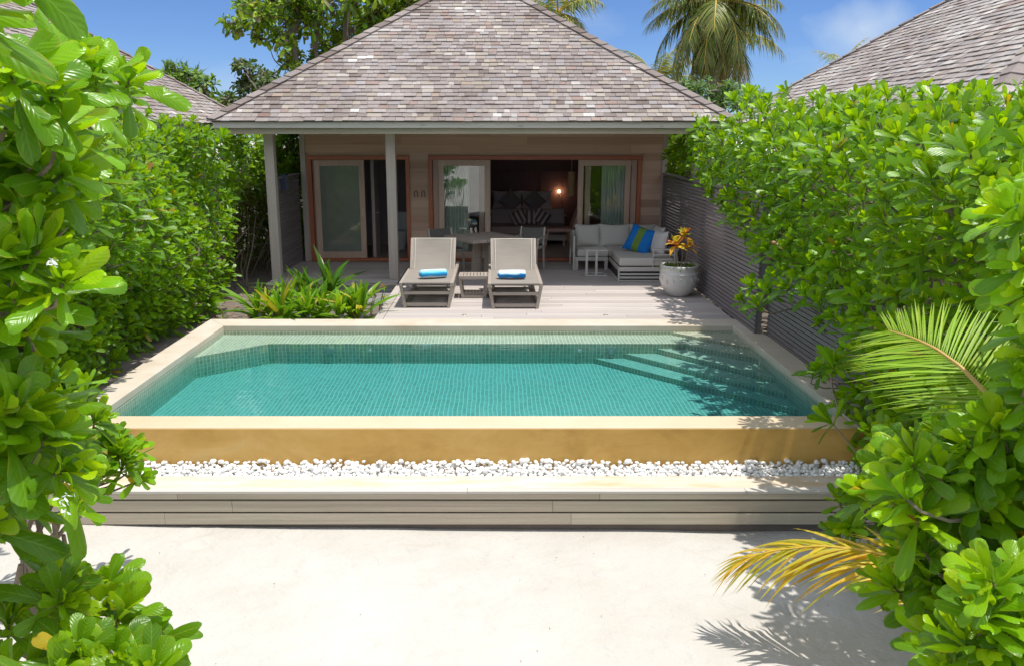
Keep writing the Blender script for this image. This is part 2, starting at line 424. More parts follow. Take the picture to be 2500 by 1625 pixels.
def rosettes(C, A, size, nl, palette, S=6, V=3, prof='obovate', spread=(18, 100), wscale=1., droop=.1, jit=.25, curl=(.05, .4), roll=0., wave=0.):
    """whorls of leaves round the axes A at centres C"""
    M = len(C); A = nrm(A); ref = np.where(np.abs(A[:, 2:3]) < .9, np.array([[0,0,1.]]), np.array([[1.,0,0]]))
    e1 = nrm(np.cross(A, ref)); e2 = np.cross(A, e1)
    k = np.arange(nl); f = (k+.5)/nl                      # 0 = old outer leaf, 1 = young inner leaf
    az = k[None]*2.39996+rng.uniform(0, 6.28, (M, 1))+rng.normal(0, jit, (M, nl))
    th = np.radians(spread[1]+(spread[0]-spread[1])*f[None]**.6)+rng.normal(0, jit*.5, (M, nl))
    d = np.cos(th)[..., None]*A[:, None]+np.sin(th)[..., None]*(np.cos(az)[..., None]*e1[:, None]+np.sin(az)[..., None]*e2[:, None])
    d = nrm(d+rng.normal(0, .05, d.shape))
    n = A[:, None]-(A[:, None]*d).sum(-1, keepdims=True)*d; n = nrm(n+rng.normal(0, .09, n.shape)); n = nrm(n-(n*d).sum(-1, keepdims=True)*d)
    L = size[:, None]*(1-.45*f[None]**2)*rng.uniform(.72, 1.12, (M, nl))
    base = C[:, None]+A[:, None]*(size[:, None]*.35*(f[None]-.6))[..., None]
    tint = palette(np.broadcast_to(f, (M, nl)).reshape(-1))
    cl = (curl[0]+(curl[1]-curl[0])*(1-f[None]))*rng.uniform(.2, 1.4, (M, nl))
    N = M*nl
    P = blades(base.reshape(N, 3), d.reshape(N, 3), n.reshape(N, 3), L.reshape(N), cl.reshape(N), rng.uniform(.05, .45, N), droop*rng.uniform(0, 1.6, N), S, V, prof, wscale, roll)
    if wave:
        P = P+ (n.reshape(N,3)[:, None, None, :])*(wave*L.reshape(N)[:, None, None, None]*np.sin(np.linspace(0, 7, P.shape[1])[None, :, None, None]+rng.uniform(0, 6, (N, 1, 1, 1)))*np.linspace(-1, 1, P.shape[2])[None, None, :, None]*.5)
    return P, tint
def pal_shrub(yellow=.02, bright=1.0):
    def f(a):
        N = len(a); r = rng.uniform(0, 1, (N, 1)); a = np.clip(a[:, None]+rng.normal(0, .22, (N, 1)), 0, 1)
        old = np.array([[.105,.25,.006]]); mid = np.array([[.205,.43,.004]]); yng = np.array([[.37,.56,.005]])
        c = np.where(a < .5, old+(mid-old)*a*2, mid+(yng-mid)*(a-.5)*2)*rng.uniform(.8, 1.15, (N, 1))*bright
        y = (rng.uniform(0, 1, (N, 1)) < yellow); c = np.where(y, np.array([[.52,.38,.02]])*rng.uniform(.7, 1.1, (N, 1)), c)
        b = (rng.uniform(0, 1, (N, 1)) < yellow*.12); c = np.where(b, np.array([[.36,.17,.05]]), c)
        return c
    return f
def pal(cols, var=.2):
    cols = np.array(cols)
    def f(a):
        i = rng.integers(0, len(cols), len(a)); return cols[i]*rng.uniform(1-var, 1+var, (len(a), 1))
    return f
def inpoly(px, py, poly):
    c = np.zeros(len(px), bool); n = len(poly)
    for i in range(n):
        x1, y1 = poly[i]; x2, y2 = poly[i-1]
        m = ((y1 > py) != (y2 > py)) & (px < (x2-x1)*(py-y1)/((y2-y1) or 1e-9)+x1)
        c ^= m
    return c
def smoothn(px, py, s, seed):
    r = np.random.default_rng(seed); o = 0
    for k in range(5):
        a, b, p = r.uniform(.5, 1.6)/s, r.uniform(-1.6, 1.6)/s, r.uniform(0, 6.28); o = o+np.sin(px*a+py*b+p)
    return o/5
def scatter(poly, depth, leaf, spacing, seed, tries=5000):
    """positions on the leafy face of a hedge: spread evenly over what is seen of it, each with its own distance"""
    r = np.random.default_rng(seed); P = np.array(poly, float)
    lo, hi = P.min(0), P.max(0)
    px = r.uniform(lo[0], hi[0], tries); py = r.uniform(lo[1], hi[1], tries); ok = inpoly(px, py, poly); px, py = px[ok], py[ok]
    d = depth(px, py); rad = spacing*leaf*F/d; keep = []
    kx = np.empty(0); ky = np.empty(0)
    for i in range(len(px)):
        if len(kx) == 0 or ((kx-px[i])**2+(ky-py[i])**2).min() > rad[i]**2:
            keep.append(i); kx = np.append(kx, px[i]); ky = np.append(ky, py[i])
    keep = np.array(keep)
    return np.array([atY(px[i], py[i], d[i]) for i in keep]), px[keep], py[keep]
def stems_mb(C, A, size, roots, rad=.007, L=1.6):
    mb = MB()
    for c, a, s in zip(C, A, size):
        a = a/np.linalg.norm(a); i = np.argmin(((roots-c)**2).sum(1)); t = roots[i]-c; t = t/max(np.linalg.norm(t), .01)
        p1 = c+a*s*.15; p2 = c-a*s*.45; p3 = p2+(t*.7-a*.3)*s*L*.6; p4 = p3+t*s*L*.7
        mb.tube([p1, p2, p3, p4], [rad*.7, rad, rad*1.2, rad*1.5], 4, cap=False)
    return mb
# ------------------------------------------------------------------ world, sun, camera
SUN = Vector((.235, -.06, 1)).normalized(); EL = math.asin(SUN.z); AZ = math.atan2(SUN.x, SUN.y)
w = bpy.data.worlds.new('World'); sc.world = w; w.use_nodes = True; nt = w.node_tree; nt.nodes.clear()
out = nt.nodes.new('ShaderNodeOutputWorld'); bg = nt.nodes.new('ShaderNodeBackground'); sky = nt.nodes.new('ShaderNodeTexSky')
sky.sky_type = 'NISHITA'; sky.sun_disc = False; sky.sun_elevation = EL; sky.sun_rotation = AZ; sky.altitude = 0; sky.air_density = .8; sky.dust_density = .0; sky.ozone_density = 2.0
bg.inputs[1].default_value = .15
tc = nt.nodes.new('ShaderNodeTexCoord'); mp = nt.nodes.new('ShaderNodeMapping'); mp.inputs['Scale'].default_value = (1, 1, 3.2); nt.links.new(tc.outputs['Generated'], mp.inputs[0])
no = nt.nodes.new('ShaderNodeTexNoise'); no.inputs['Scale'].default_value = 3.1; no.inputs['Detail'].default_value = 7; no.inputs['Roughness'].default_value = .52; nt.links.new(mp.outputs[0], no.inputs[0])
rp = nt.nodes.new('ShaderNodeValToRGB'); rp.color_ramp.elements[0].position = .56; rp.color_ramp.elements[0].color = (0,0,0,1); rp.color_ramp.elements[1].position = .82; rp.color_ramp.elements[1].color = (.5,.5,.5,1)
nt.links.new(no.outputs['Fac'], rp.inputs[0])
# one small soft cloud beside the right-hand roof
cd = ray(2105, 72); cd = cd/np.linalg.norm(cd)
dm = nt.nodes.new('ShaderNodeVectorMath'); dm.operation = 'SUBTRACT'; nt.links.new(tc.outputs['Generated'], dm.inputs[0]); dm.inputs[1].default_value = tuple(cd)
ds = nt.nodes.new('ShaderNodeVectorMath'); ds.operation = 'MULTIPLY'; nt.links.new(dm.outputs[0], ds.inputs[0]); ds.inputs[1].default_value = (14, 14, 25)
nc = nt.nodes.new('ShaderNodeTexNoise'); nc.inputs['Scale'].default_value = 22; nc.inputs['Detail'].default_value = 5; nt.links.new(tc.outputs['Generated'], nc.inputs[0])
ln = nt.nodes.new('ShaderNodeVectorMath'); ln.operation = 'LENGTH'; nt.links.new(ds.outputs[0], ln.inputs[0])
ad = nt.nodes.new('ShaderNodeMath'); ad.operation = 'MULTIPLY_ADD'; nt.links.new(nc.outputs['Fac'], ad.inputs[0]); ad.inputs[1].default_value = 1.1; nt.links.new(ln.outputs['Value'], ad.inputs[2])
mr = nt.nodes.new('ShaderNodeMapRange'); mr.inputs['From Min'].default_value = 1.45; mr.inputs['From Max'].default_value = .55; mr.inputs['To Max'].default_value = .85; nt.links.new(ad.outputs[0], mr.inputs[0])
mxm = nt.nodes.new('ShaderNodeMath'); mxm.operation = 'MAXIMUM'; nt.links.new(rp.outputs[0], mxm.inputs[0]); nt.links.new(mr.outputs[0], mxm.inputs[1])
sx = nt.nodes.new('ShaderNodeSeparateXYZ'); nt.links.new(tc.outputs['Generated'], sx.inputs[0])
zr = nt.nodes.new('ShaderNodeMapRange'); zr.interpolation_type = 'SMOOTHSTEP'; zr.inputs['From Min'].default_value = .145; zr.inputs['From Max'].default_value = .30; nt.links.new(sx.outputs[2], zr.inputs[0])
gr = nt.nodes.new('ShaderNodeValToRGB'); nt.links.new(zr.outputs[0], gr.inputs[0]); gr.color_ramp.elements[0].color = (.205, .268, .39, 1); gr.color_ramp.elements[1].color = (2.6, 1.66, 1.03, 1)  # low sky dimmed; sky above the camera's view brightened and warmed as added fill
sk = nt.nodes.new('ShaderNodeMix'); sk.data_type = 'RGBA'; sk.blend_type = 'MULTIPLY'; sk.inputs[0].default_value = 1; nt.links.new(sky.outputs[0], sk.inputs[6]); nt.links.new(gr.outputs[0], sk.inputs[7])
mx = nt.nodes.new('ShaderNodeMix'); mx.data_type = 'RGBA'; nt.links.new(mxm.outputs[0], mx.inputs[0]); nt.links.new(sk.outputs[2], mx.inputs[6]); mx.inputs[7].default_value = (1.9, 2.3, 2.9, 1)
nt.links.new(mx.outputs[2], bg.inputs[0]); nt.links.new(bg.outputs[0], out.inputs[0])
sl = bpy.data.lights.new('sun', 'SUN'); sl.energy = 2.3; sl.angle = math.radians(.53); sl.color = (1, .965, .90)
so = bpy.data.objects.new('sun', sl); COL.objects.link(so); so.rotation_euler = SUN.to_track_quat('Z', 'Y').to_euler(); so.location = (3, 2, 12)
cam = bpy.data.cameras.new('camera'); co = bpy.data.objects.new('camera', cam); COL.objects.link(co)
cam.lens = 36*F/2500; cam.sensor_width = 36; cam.sensor_fit = 'HORIZONTAL'; cam.shift_x = (1250-VX)/2500; cam.clip_start = .05; cam.clip_end = 3000
co.location = (0, 0, H); co.rotation_euler = (PI/2-TH, 0, 0); sc.camera = co
sc.view_settings.view_transform = 'Standard'; sc.view_settings.look = 'None'; sc.view_settings.exposure = 1.06; sc.view_settings.gamma = 1
cy = sc.cycles; cy.use_denoising = True; cy.max_bounces = 8; cy.diffuse_bounces = 6; cy.glossy_bounces = 3; cy.transmission_bounces = 3; cy.transparent_max_bounces = 10; cy.caustics_reflective = False; cy.caustics_refractive = False
cy.sample_clamp_indirect = 6

# ------------------------------------------------------------------ ground
ZS, ZT = -.69, -.14          # sand level in front, ground level round the villa
def sand_sheet():
    n = 300; xs = np.linspace(-6, 6, n+1); ys = np.linspace(-1, 6.3, 190); mb = MB()
    X, Y = np.meshgrid(xs, ys)
    Z = ZS+.02*smoothn(X, Y, .9, 3)+.012*smoothn(X, Y, .3, 4)+.05*np.clip((-X-.5)/3, 0, 1)*np.clip((Y-5)/1, 0, 1)
    Z = Z-.045*np.clip((X+.8)/3.5, 0, 1)*np.clip((Y-5)/1, 0, 1)
    rs = np.random.default_rng(9)
    for i in range(150):
        fx, fy, fr = rs.uniform(-3, 3.4), rs.uniform(3.6, 6.0), rs.uniform(.05, .16); q = ((X-fx)**2+((Y-fy)*1.5)**2)/fr**2
        Z = Z+(-.022*np.exp(-q)+.010*np.exp(-(q-1.6)**2))*rs.uniform(.3, 1)
    vs = np.stack([X, Y, Z], -1).reshape(-1, 3); W_ = n+1
    fs = [(j*W_+i, j*W_+i+1, (j+1)*W_+i+1, (j+1)*W_+i) for j in range(len(ys)-1) for i in range(n)]
    mb.add(vs, fs); return mb
o = struct(obj('sand', sand_sheet(), 'sand', smooth=True))
mb = MB(); mb.quad((-400,-400,ZS-.12), (400,-400,ZS-.12), (400,600,ZS-.12), (-400,600,ZS-.12)); struct(obj('ground', mb, 'sand'))
mb = MB()
mb.box(-30, -3.81, 6.0, 60, -1, ZT); mb.box(3.36, 30, 6.0, 60, -1, ZT); mb.box(-3.81, 3.36, 10.72, 60, -1, ZT-.004)
struct(obj('terrain', mb, 'soil'))
# ------------------------------------------------------------------ deck
def boards(mb, x0, x1, y0, y1, ztop, w=.145, gap=.006, th=.03, brk=None):
    y = y0
    while y < y1-.01:
        ye = min(y+w, y1)
        cuts = [x0]
        x = x0+random.uniform(1.0, 3.2)
        while x < x1-.5: cuts.append(x); x += random.uniform(1.8, 3.4)
        cuts.append(x1)
        dz = random.uniform(-.0015, .0015)
        for a, b in zip(cuts[:-1], cuts[1:]): mb.box(a+.0015, b-.0015, y, ye-gap, ztop-th+dz, ztop+dz)
        y += w
mb = MB(); boards(mb, -1.50, 3.20, 10.70, 15.86, 0)
for i in range(3): mb.box(-1.62, -1.505, 10.70+i*1.6, 12.3+i*1.6-.004 if i < 2 else 13.40, -.03, .002)
boards(mb, -3.80, -1.625, 13.52, 15.86, 0)
mb.box(-3.80, -1.625, 13.40, 13.515, -.03, .002)
mb.box(-3.80, -1.66, 13.43, 13.47, -.075, -.032); mb.box(-3.80, -1.66, 13.43, 13.47, -.135, -.082)
mb.box(-1.60, -1.56, 10.74, 13.40, -.14, -.034)
struct(obj('deck', mb, 'deck_wood', bevel=.002))
mb = MB(); mb.box(-1.55, 3.19, 10.73, 15.8, -.13, -.045); mb.box(-3.75, -1.6, 13.5, 15.8, -.13, -.045); struct(obj('deck_underlay', mb, 'black_metal'))
mb = MB(); mb.box(-2.45, -1.68, 12.3, 13.0, ZT-.02, ZT+.03); mb.box(-2.95, -1.68, 13.03, 13.4, ZT-.02, ZT+.022)
struct(obj('paving_slab', mb, 'stone_grey', bevel=.006))
for x, y in ((-.42, 10.98), (1.52, 10.98), (-1.35, 11.75)):
    mb = MB(); mb.lathe([(.0, .006), (.03, .006), (.035, .0), (.035, -.02)], (0, 0, 0), 16); mb.lathe([(.0, .009), (.02, .0085), (.02, .004)], (0,0,0), 12)
    o = obj('deck_light', mb, 'brass'); o.location = (x, y, .002)
    tag(o, {-.42: 'small round deck light in the boards in front of the two loungers', 1.52: 'small round deck light in the sunny boards towards the white planter', -1.35: 'small round deck light near the deck edge left of the loungers'}[x], 'deck light', 'deck lights')
# ------------------------------------------------------------------ pool
pool = thing('swimming_pool', 'rectangular plunge pool of green mosaic tiles with pale stone rim and ochre front wall', 'pool', (-.2, 8.6, -.7))
mb = MB()      # rim : left, back, right (mitred)
L0, L1, R0, R1, B0, B1, F0, F1 = -3.80, -3.50, 3.07, 3.35, 10.30, 10.69, 6.85, 6.544
def rimpiece(a, b, c, d, z0, z1): mb.add([(*p, z0) for p in (a, b, c, d)]+[(*p, z1) for p in (a, b, c, d)], [(3,2,1,0),(4,5,6,7),(0,1,5,4),(1,2,6,5),(2,3,7,6),(3,0,4,7)])
rimpiece((L0, F1+.004), (L1, F1+.004), (L1, B0), (L0, B1), -.06, .012)
rimpiece((L0, B1), (L1, B0), (R0, B0), (R1, B1), -.06, .012)
rimpiece((R0, F1+.004), (R1, F1+.004), (R1, B1), (R0, B0), -.06, .012)
obj('rim', mb, 'coping_stone', pool, True, bevel=.006)
mb = MB(); mb.box(L1+.001, R0-.001, F1+.004, F0, -.06, .0); obj('overflow_lip', mb, 'lip_stone', pool, True, bevel=.01)
mb = MB(); mb.box(L0-.001, R1+.001, F1-.004, F1+.0035, -.72, -.011); mb.box(L0, R1, F1+.0045, F1+.2, -.72, -.0615); obj('front_wall', mb, 'ochre_render', pool, True)
mb = MB(); mb.box(L0+.01, L1-.02, F1+.2, B1, -.7, -.061); mb.box(R0+.02, R1-.01, F1+.2, B1, -.7, -.061); mb.box(L0+.01, R1-.01, B0+.02, B1-.01, -.7, -.0612)
obj('shell', mb, 'stone_grey', pool, True)
ZB, ZF, ZW = -.112, -.362, -.072
mb = MB()
def wallq(a, b, z0, z1):
    L = math.dist(a, b); mb.quad((*a, z0), (*b, z0), (*b, z1), (*a, z1), uv=[(0, z0), (L, z0), (L, z1), (0, z1)])
wallq((L1, B0), (R0, B0), -.75, -.06); wallq((L1, F0), (L1, B0), -.75, -.06); wallq((R0, B0), (R0, F0), -.75, -.06); wallq((R0, F0), (L1, F0), -.75, -.06)
mb.quad((L1, F0, ZF), (R0, F0, ZF), (R0, B0, ZF), (L1, B0, ZF), uv=[(L1, F0), (R0, F0), (R0, B0), (L1, B0)])
obj('tiled_basin', mb, 'pool_tile', pool, True)
e = .012
mb = MB(); mb.prism([(L1-e, 9.19), (-2.81, 9.843), (2.36, 9.843), (R0+e, 9.13), (R0+e, B0+e), (L1-e, B0+e)], ZF-.02, ZB); obj('bench', mb, 'pool_tile', pool, True)
dz = (ZB-ZF)/4
for k, (xa, yb) in enumerate(((2.01, 8.57), (1.62, 8.20), (1.24, 7.86))):
    mb = MB(); mb.prism([(xa, 9.85), (R0+e, yb), (R0+e, 9.85)], ZF-.02, ZB-dz*(k+1), axis=(R0-xa, yb-9.85)); obj('pool_step', mb, 'pool_tile', pool, True)
mb = MB(); mb.prism([(2.27, B0+e), (R0+e, 9.50), (R0+e, B0+e)], ZB-.02, -.045-.03, axis=(.8, -.8)); obj('pool_step', mb, 'pool_tile', pool, True)
for x in (-2.05, 1.45, -1.55, 1.05):
    big = x in (-2.05, 1.45)
    mb = MB(); r = .055 if big else .018
    mb.tube([(x, 9.85, -.2), (x, 9.832, -.2)], r, 20); mb.tube([(x, 9.833, -.2), (x, 9.826, -.2)], r*.8, 20)
    obj('pool_lamp' if big else 'inlet', mb, 'ceramic' if not big else 'lamp_glass', pool, True)
mb = MB(); g = .01
mb.box(L1-g, R0+g, F0-g, B0+g, ZF-.03, ZW); struct(obj('pool_water', mb, 'water'))
# front terrace : pebbles, ledge, timber step
mb = MB(); mb.box(-5.2, 5.2, 6.115, 6.345, -.62, -.35); tag(obj('stone_ledge', mb, 'ledge_stone', bevel=.006), 'pale stone ledge between the white pebbles and the timber step', 'ledge')
mb = MB(); mb.box(-5.2, 5.2, 6.347, 6.543, -.62, -.385); struct(obj('gutter', mb, 'pebble'))
ts = thing('timber_step', 'long low step of weathered grey boards above the sand, in front of the pool', 'step', (0, 6.04, -.69))
mb = MB(); x = -5.2
while x < 5.2: xe = min(x+random.uniform(1.9, 3.2), 5.2); mb.box(x+.001, xe-.001, 6.035, 6.112, -.372, -.348); x = xe
obj('cap_board', mb, 'pale_wood', ts, True, bevel=.003)
for z0, z1 in ((-.421, -.374), (-.529, -.435), (-.638, -.543)):
    mb = MB(); x = -5.2-random.random()
    while x < 5.2: xe = min(x+random.uniform(2.2, 3.4), 5.25); mb.box(x+.001, xe-.001, 6.042, 6.065, z0, z1); x = xe
    obj('face_board', mb, 'grey_wood', ts, True, bevel=.003)
mb = MB(); mb.box(-5.2, 5.2, 6.085, 6.115, -.78, -.376); obj('plinth', mb, 'soil', ts, True)
def pebbles():
    mb = MB(); ico = []
    import bmesh
    bm = bmesh.new(); bmesh.ops.create_icosphere(bm, subdivisions=2, radius=1); bv = np.array([v.co[:] for v in bm.verts]); bf = [[v.index for v in f.verts] for f in bm.faces]; bm.free()
    def stone(x, y, z, s):
        a = random.uniform(0, PI); sx, sy, sz = s*random.uniform(.9, 1.5), s*random.uniform(.75, 1.05), s*random.uniform(.6, .9)
        v = bv*(1+.08*np.sin(bv[:, [1, 2, 0]]*3+random.random()*6))*np.array([sx, sy, sz]); c, s_ = math.cos(a), math.sin(a)
        tl = random.uniform(-.5, .5); ct, st = math.cos(tl), math.sin(tl); v = np.stack([v[:, 0]*ct-v[:, 2]*st, v[:, 1], v[:, 0]*st+v[:, 2]*ct], -1)
        mb.add(np.stack([v[:, 0]*c-v[:, 1]*s_+x, v[:, 0]*s_+v[:, 1]*c+y, v[:, 2]+z], -1), bf)
    x = -3.9
    while x < 3.7:
        for y, zz in ((6.36, -.365), (6.39, -.362), (6.42, -.358), (6.45, -.352), (6.48, -.345), (6.515, -.335)):
            stone(x+random.uniform(-.014, .014), y+random.uniform(-.01, .01), zz+random.uniform(-.005, .010), random.uniform(.012, .024))
        for y, zz in ((6.41, -.335), (6.45, -.325), (6.485, -.318), (6.52, -.305)):
            if random.random() < .6: stone(x+random.uniform(-.014, .014), y+random.uniform(-.012, .012), zz, random.uniform(.012, .025))
        if random.random() < .14: stone(x, random.uniform(6.47, 6.52), -.285, random.uniform(.017, .03))
        x += random.uniform(.030, .038)
    return mb
struct(obj('pebbles', pebbles(), 'pebble', smooth=True), 'stuff')
# loose bits on the sand
mb = MB()
for i in range(26):
    x, y = random.uniform(-2.6, 3), random.uniform(3.9, 5.95); a = random.uniform(0, PI); l = random.uniform(.003, .008)
    z = ZS+.025; mb.bar((x, y, z-.01), (x+l*math.cos(a), y+l*math.sin(a), z-.006), .004, .004)
struct(obj('litter', mb, 'twig'), 'stuff')

# ------------------------------------------------------------------ shingled hip roofs
def hip_roof(parent, x0, x1, y0, y1, zc, k, faces='FLRB', exposure=.093, tone=0):
    W = x1-x0; hw = W/2; D = y1-y0; tmax = min(W, D)/2
    roof = MB()
    defs = {'F': ((x0, y0), (1, 0), (0, 1), W), 'R': ((x1, y0), (0, 1), (-1, 0), D), 'B': ((x1, y1), (-1, 0), (0, -1), W), 'L': ((x0, y1), (0, -1), (1, 0), D)}
    for fc in faces:
        (ox, oy), e_, ins, Wf = defs[fc]; e_ = np.array((*e_, 0.)); ins = np.array((*ins, k)); nv = np.cross(e_, ins); nv = nv/np.linalg.norm(nv); O = np.array((ox, oy, zc))
        t = -.03; r = 0
        while t < tmax:
            tt = max(t, 0); lo, hi = tt+.0, Wf-tt; s_ = lo-random.uniform(0, .15)
            while s_ < hi:
                wd = random.uniform(.085, .18) if random.random() < .8 else random.uniform(.18, .24)
                a, b = max(s_, lo)+.002, min(s_+wd, hi)-.002; s_ += wd
                if b-a < .01: continue
                dj = random.uniform(-.006, .006); lift = .030+random.uniform(-.004, .008); t1 = min(t+exposure*1.7, tmax)
                a2, b2 = max(a, t1), min(b, Wf-t1)
                if b2 < a2: a2 = b2 = (a2+b2)/2
                def pt(s, tq, off): return O+e_*s+ins*tq+nv*off
                v = [pt(a, t+dj, lift-.012), pt(b, t+dj+random.uniform(-.003, .003), lift-.012), pt(b2, t1, 0), pt(a2, t1, 0), pt(a, t+dj, lift), pt(b, t+dj, lift+random.uniform(-.002, .002)), pt(b2, t1, .01), pt(a2, t1, .01)]
                u = random.random(); tn = (min(1, max(0, random.gauss(.54+tone, .095)+(.26 if u > .95 else 0)-(.16 if u < .08 else 0))), random.random(), random.random())
                roof.add(v, [(4,5,6,7),(0,1,5,4),(1,2,6,5),(3,0,4,7),(0,3,2,1)], tn)
            t += exposure; r += 1
    ro = obj('roof', roof, 'shingle', parent, True)
    base = MB(); cx, cyy = (x0+x1)/2, (y0+y1)/2
    if W > D: r0, r1 = (x0+tmax, cyy, zc+k*tmax), (x1-tmax, cyy, zc+k*tmax)
    else: r0, r1 = (cx, y0+tmax, zc+k*tmax), (cx, y1-tmax, zc+k*tmax)
    i_ = .03; q = [(x0+i_, y0+i_, zc-.02), (x1-i_, y0+i_, zc-.02), (x1-i_, y1-i_, zc-.02), (x0+i_, y1-i_, zc-.02)]
    dn = lambda p: (p[0], p[1], p[2]-.05)
    base.add(q+[dn(r0), dn(r1)], [(0,1,5,4) if W > D else (0,1,4), (1,2,5) if W > D else (1,2,5,4), (2,3,4,5) if W > D else (2,3,5), (3,0,4) if W > D else (3,0,4,5), (3,2,1,0)])
    obj('roof_underside', base, 'post_wood', parent, True)
    # hip caps, one row of plates on each hip
    off = np.array(parent_world(parent))
    for (hx, hy), dx, dy, ap in (((x0, y0), 1, 1, r0), ((x1, y0), -1, 1, r1 if W > D else r0), ((x1, y1), -1, -1, r1), ((x0, y1), 1, -1, r0 if W > D else r1)):
        cap = MB()
        P0 = np.array((hx, hy, zc)); hd = np.array((dx, dy, k)); n1 = nrm(np.array((-dx*k, 0, 1.))); n2 = nrm(np.array((0, -dy*k, 1.)))
        t = -.03
        while t < tmax-.02:
            t1 = min(t+.26, tmax+.03); tn = (min(1, max(0, random.gauss(.36+tone, .11))), random.random()*.9, random.uniform(.1, .9))
            for nn, al in ((n2, np.array((dx, 0, 0.))), (n1, np.array((0, dy, 0.)))):
                wd = .135; l0, l1 = .062, .036; v = []
                for tq, lf in ((t, l0), (t1, l1)):
                    c = P0+hd*tq; up = np.array((0, 0, lf+.012)); lat = al*wd
                    v += [c+up, c+lat+nn*lf, c+lat+nn*(lf-.014), c+up-np.array((0, 0, .014))]
                cap.add(v, [(0,1,5,4),(1,2,6,5),(2,3,7,6),(0,3,2,1),(4,5,6,7)], tn)
            t += .165
        cap.v = [tuple(np.array(q)-off) for q in cap.v]; obj('hip_cap', cap, 'shingle', ro)
    return ro
def eaves(parent, x0, x1, y0, y1, zc):
    mb = MB(); i1 = .035
    def ring(i, th, z0, z1):
        a, b, c, d = x0+i, x1-i, y0+i, y1-i
        mb.box(a, b, c, c+th, z0, z1); mb.box(a, b, d-th, d, z0, z1); mb.box(a, a+th, c+th+.001, d-th-.001, z0, z1); mb.box(b-th, b, c+th+.001, d-th-.001, z0, z1)
    ring(.045, .03, zc-.105, zc-.012); g = obj('gutter_board', mb, 'pale_wood', parent, True, bevel=.003)
    mb = MB(); ring(.16, .04, zc-.195, zc-.108); obj('fascia_board', mb, 'grey_wood', parent, True, bevel=.003)
    mb = MB()
    x = x0+.2
    y = y0+.21
    while y < y1-.2: mb.box(x0+.205, x1-.205, y, min(y+.14, y1-.205), zc-.125, zc-.110); y += .145
    obj('eave_ceiling', mb, 'pale_wood', parent, True)

villa = thing('villa', 'timber pool villa with shingled hip roof, open sliding doors and shaded veranda', 'villa', (-.3, 16, 0))
EX0, EX1, EY0, EZ, KR = -4.43, 3.74, 13.10, 2.61, .70
hip_roof(villa, EX0, EX1, EY0, EY0+8.17, EZ, KR)
eaves(villa, EX0, EX1, EY0, EY0+8.17, EZ)
YW = 15.97; WX0, WX1 = -3.66, 3.24
# cladding : courses of boards with openings
OPEN = [(-3.58, -1.63, 0, 2.0), (-1.27, 2.81, 0, 2.0)]
def course(mb, z0, z1, y, x0, x1):
    segs = [(x0, x1)]
    for a, b, c, d in OPEN:
        if z0 < d-.01 and z1 > c:
            ns = []
            for p, q in segs:
                if a > p: ns.append((p, min(q, a)))
                if b < q: ns.append((max(p, b), q))
            segs = [s for s in ns if s[1]-s[0] > .01]
    for p, q in segs:
        x = p
        while x < q-.01:
            xe = min(x+random.uniform(1.4, 3.4), q)
            if q-xe < .3: xe = q
            tn = mb.tint()
            mb.add([(x+.001, y-.016, z0), (xe-.001, y-.016, z0), (xe-.001, y+.02, z0), (x+.001, y+.02, z0), (x+.001, y-.004, z1), (xe-.001, y-.004, z1), (xe-.001, y+.02, z1), (x+.001, y+.02, z1)], [(0,3,2,1),(4,5,6,7),(0,1,5,4),(1,2,6,5),(2,3,7,6),(3,0,4,7)], tn); x = xe
mb = MB(); z = 0.0
while z < 2.44: course(mb, z, min(z+.151, 2.46), YW, WX0, WX1); z += .148
obj('wall', mb, 'cladding_wood', villa, True)
mb = MB()
for a, b in ((WX0, -3.585), (-1.625, -1.275), (2.815, WX1)): mb.box(a+.01, b-.01, YW+.022, YW+.12, 0, 2.46)
mb.box(WX0+.01, WX1-.01, YW+.022, YW+.12, 2.005, 2.46)
mb.box(WX0, WX0+.1, YW+.125, 21.0, 0, 2.46); mb.box(WX1-.1, WX1, YW+.125, 21.0, 0, 2.46); mb.box(WX0, WX1, 21.01, 21.1, 0, 2.46)
obj('wall_core', mb, 'cladding_wood', villa, True)
for x0, x1 in ((WX0-.045, WX0+.05), (WX1-.05, WX1+.045)):
    mb = MB(); mb.box(x0, x1, YW-.04, YW-.0165, 0, 2.45); mb.box(x0, x0+.02 if x0 < 0 else x1, YW-.0164, YW+.2, 0, 2.45); obj('corner_board', mb, 'post_wood', villa, True)
for x, y in ((-3.72, 13.88), (-1.72, 13.88), (3.36, 13.88)):
    mb = MB(); mb.box(x-.078, x+.078, y-.078, y+.078, -.14 if x != -1.72 else .003, 2.47); obj('post', mb, 'post_wood', villa, True, bevel=.005)
mb = MB(); mb.box(-3.8, 3.44, 13.83, 13.93, 2.425, 2.484); obj('veranda_beam', mb, 'grey_wood', villa, True)
def doorframe(x0, x1, z1, name='door_frame'):
    mb = MB(); y0, y1 = YW-.045, YW+.11
    mb.box(x0, x0+.075, y0, y1, .0, z1); mb.box(x1-.075, x1, y0, y1, .0, z1); mb.box(x0, x1, y0-.004, y1+.004, z1, z1+.075); mb.box(x0+.0755, x1-.0755, y0-.01, y1, .0, .05)
    return obj(name, mb, 'mahogany', villa, True, bevel=.004)
doorframe(-3.58, -1.63, 1.94); doorframe(-1.27, 2.81, 1.94)
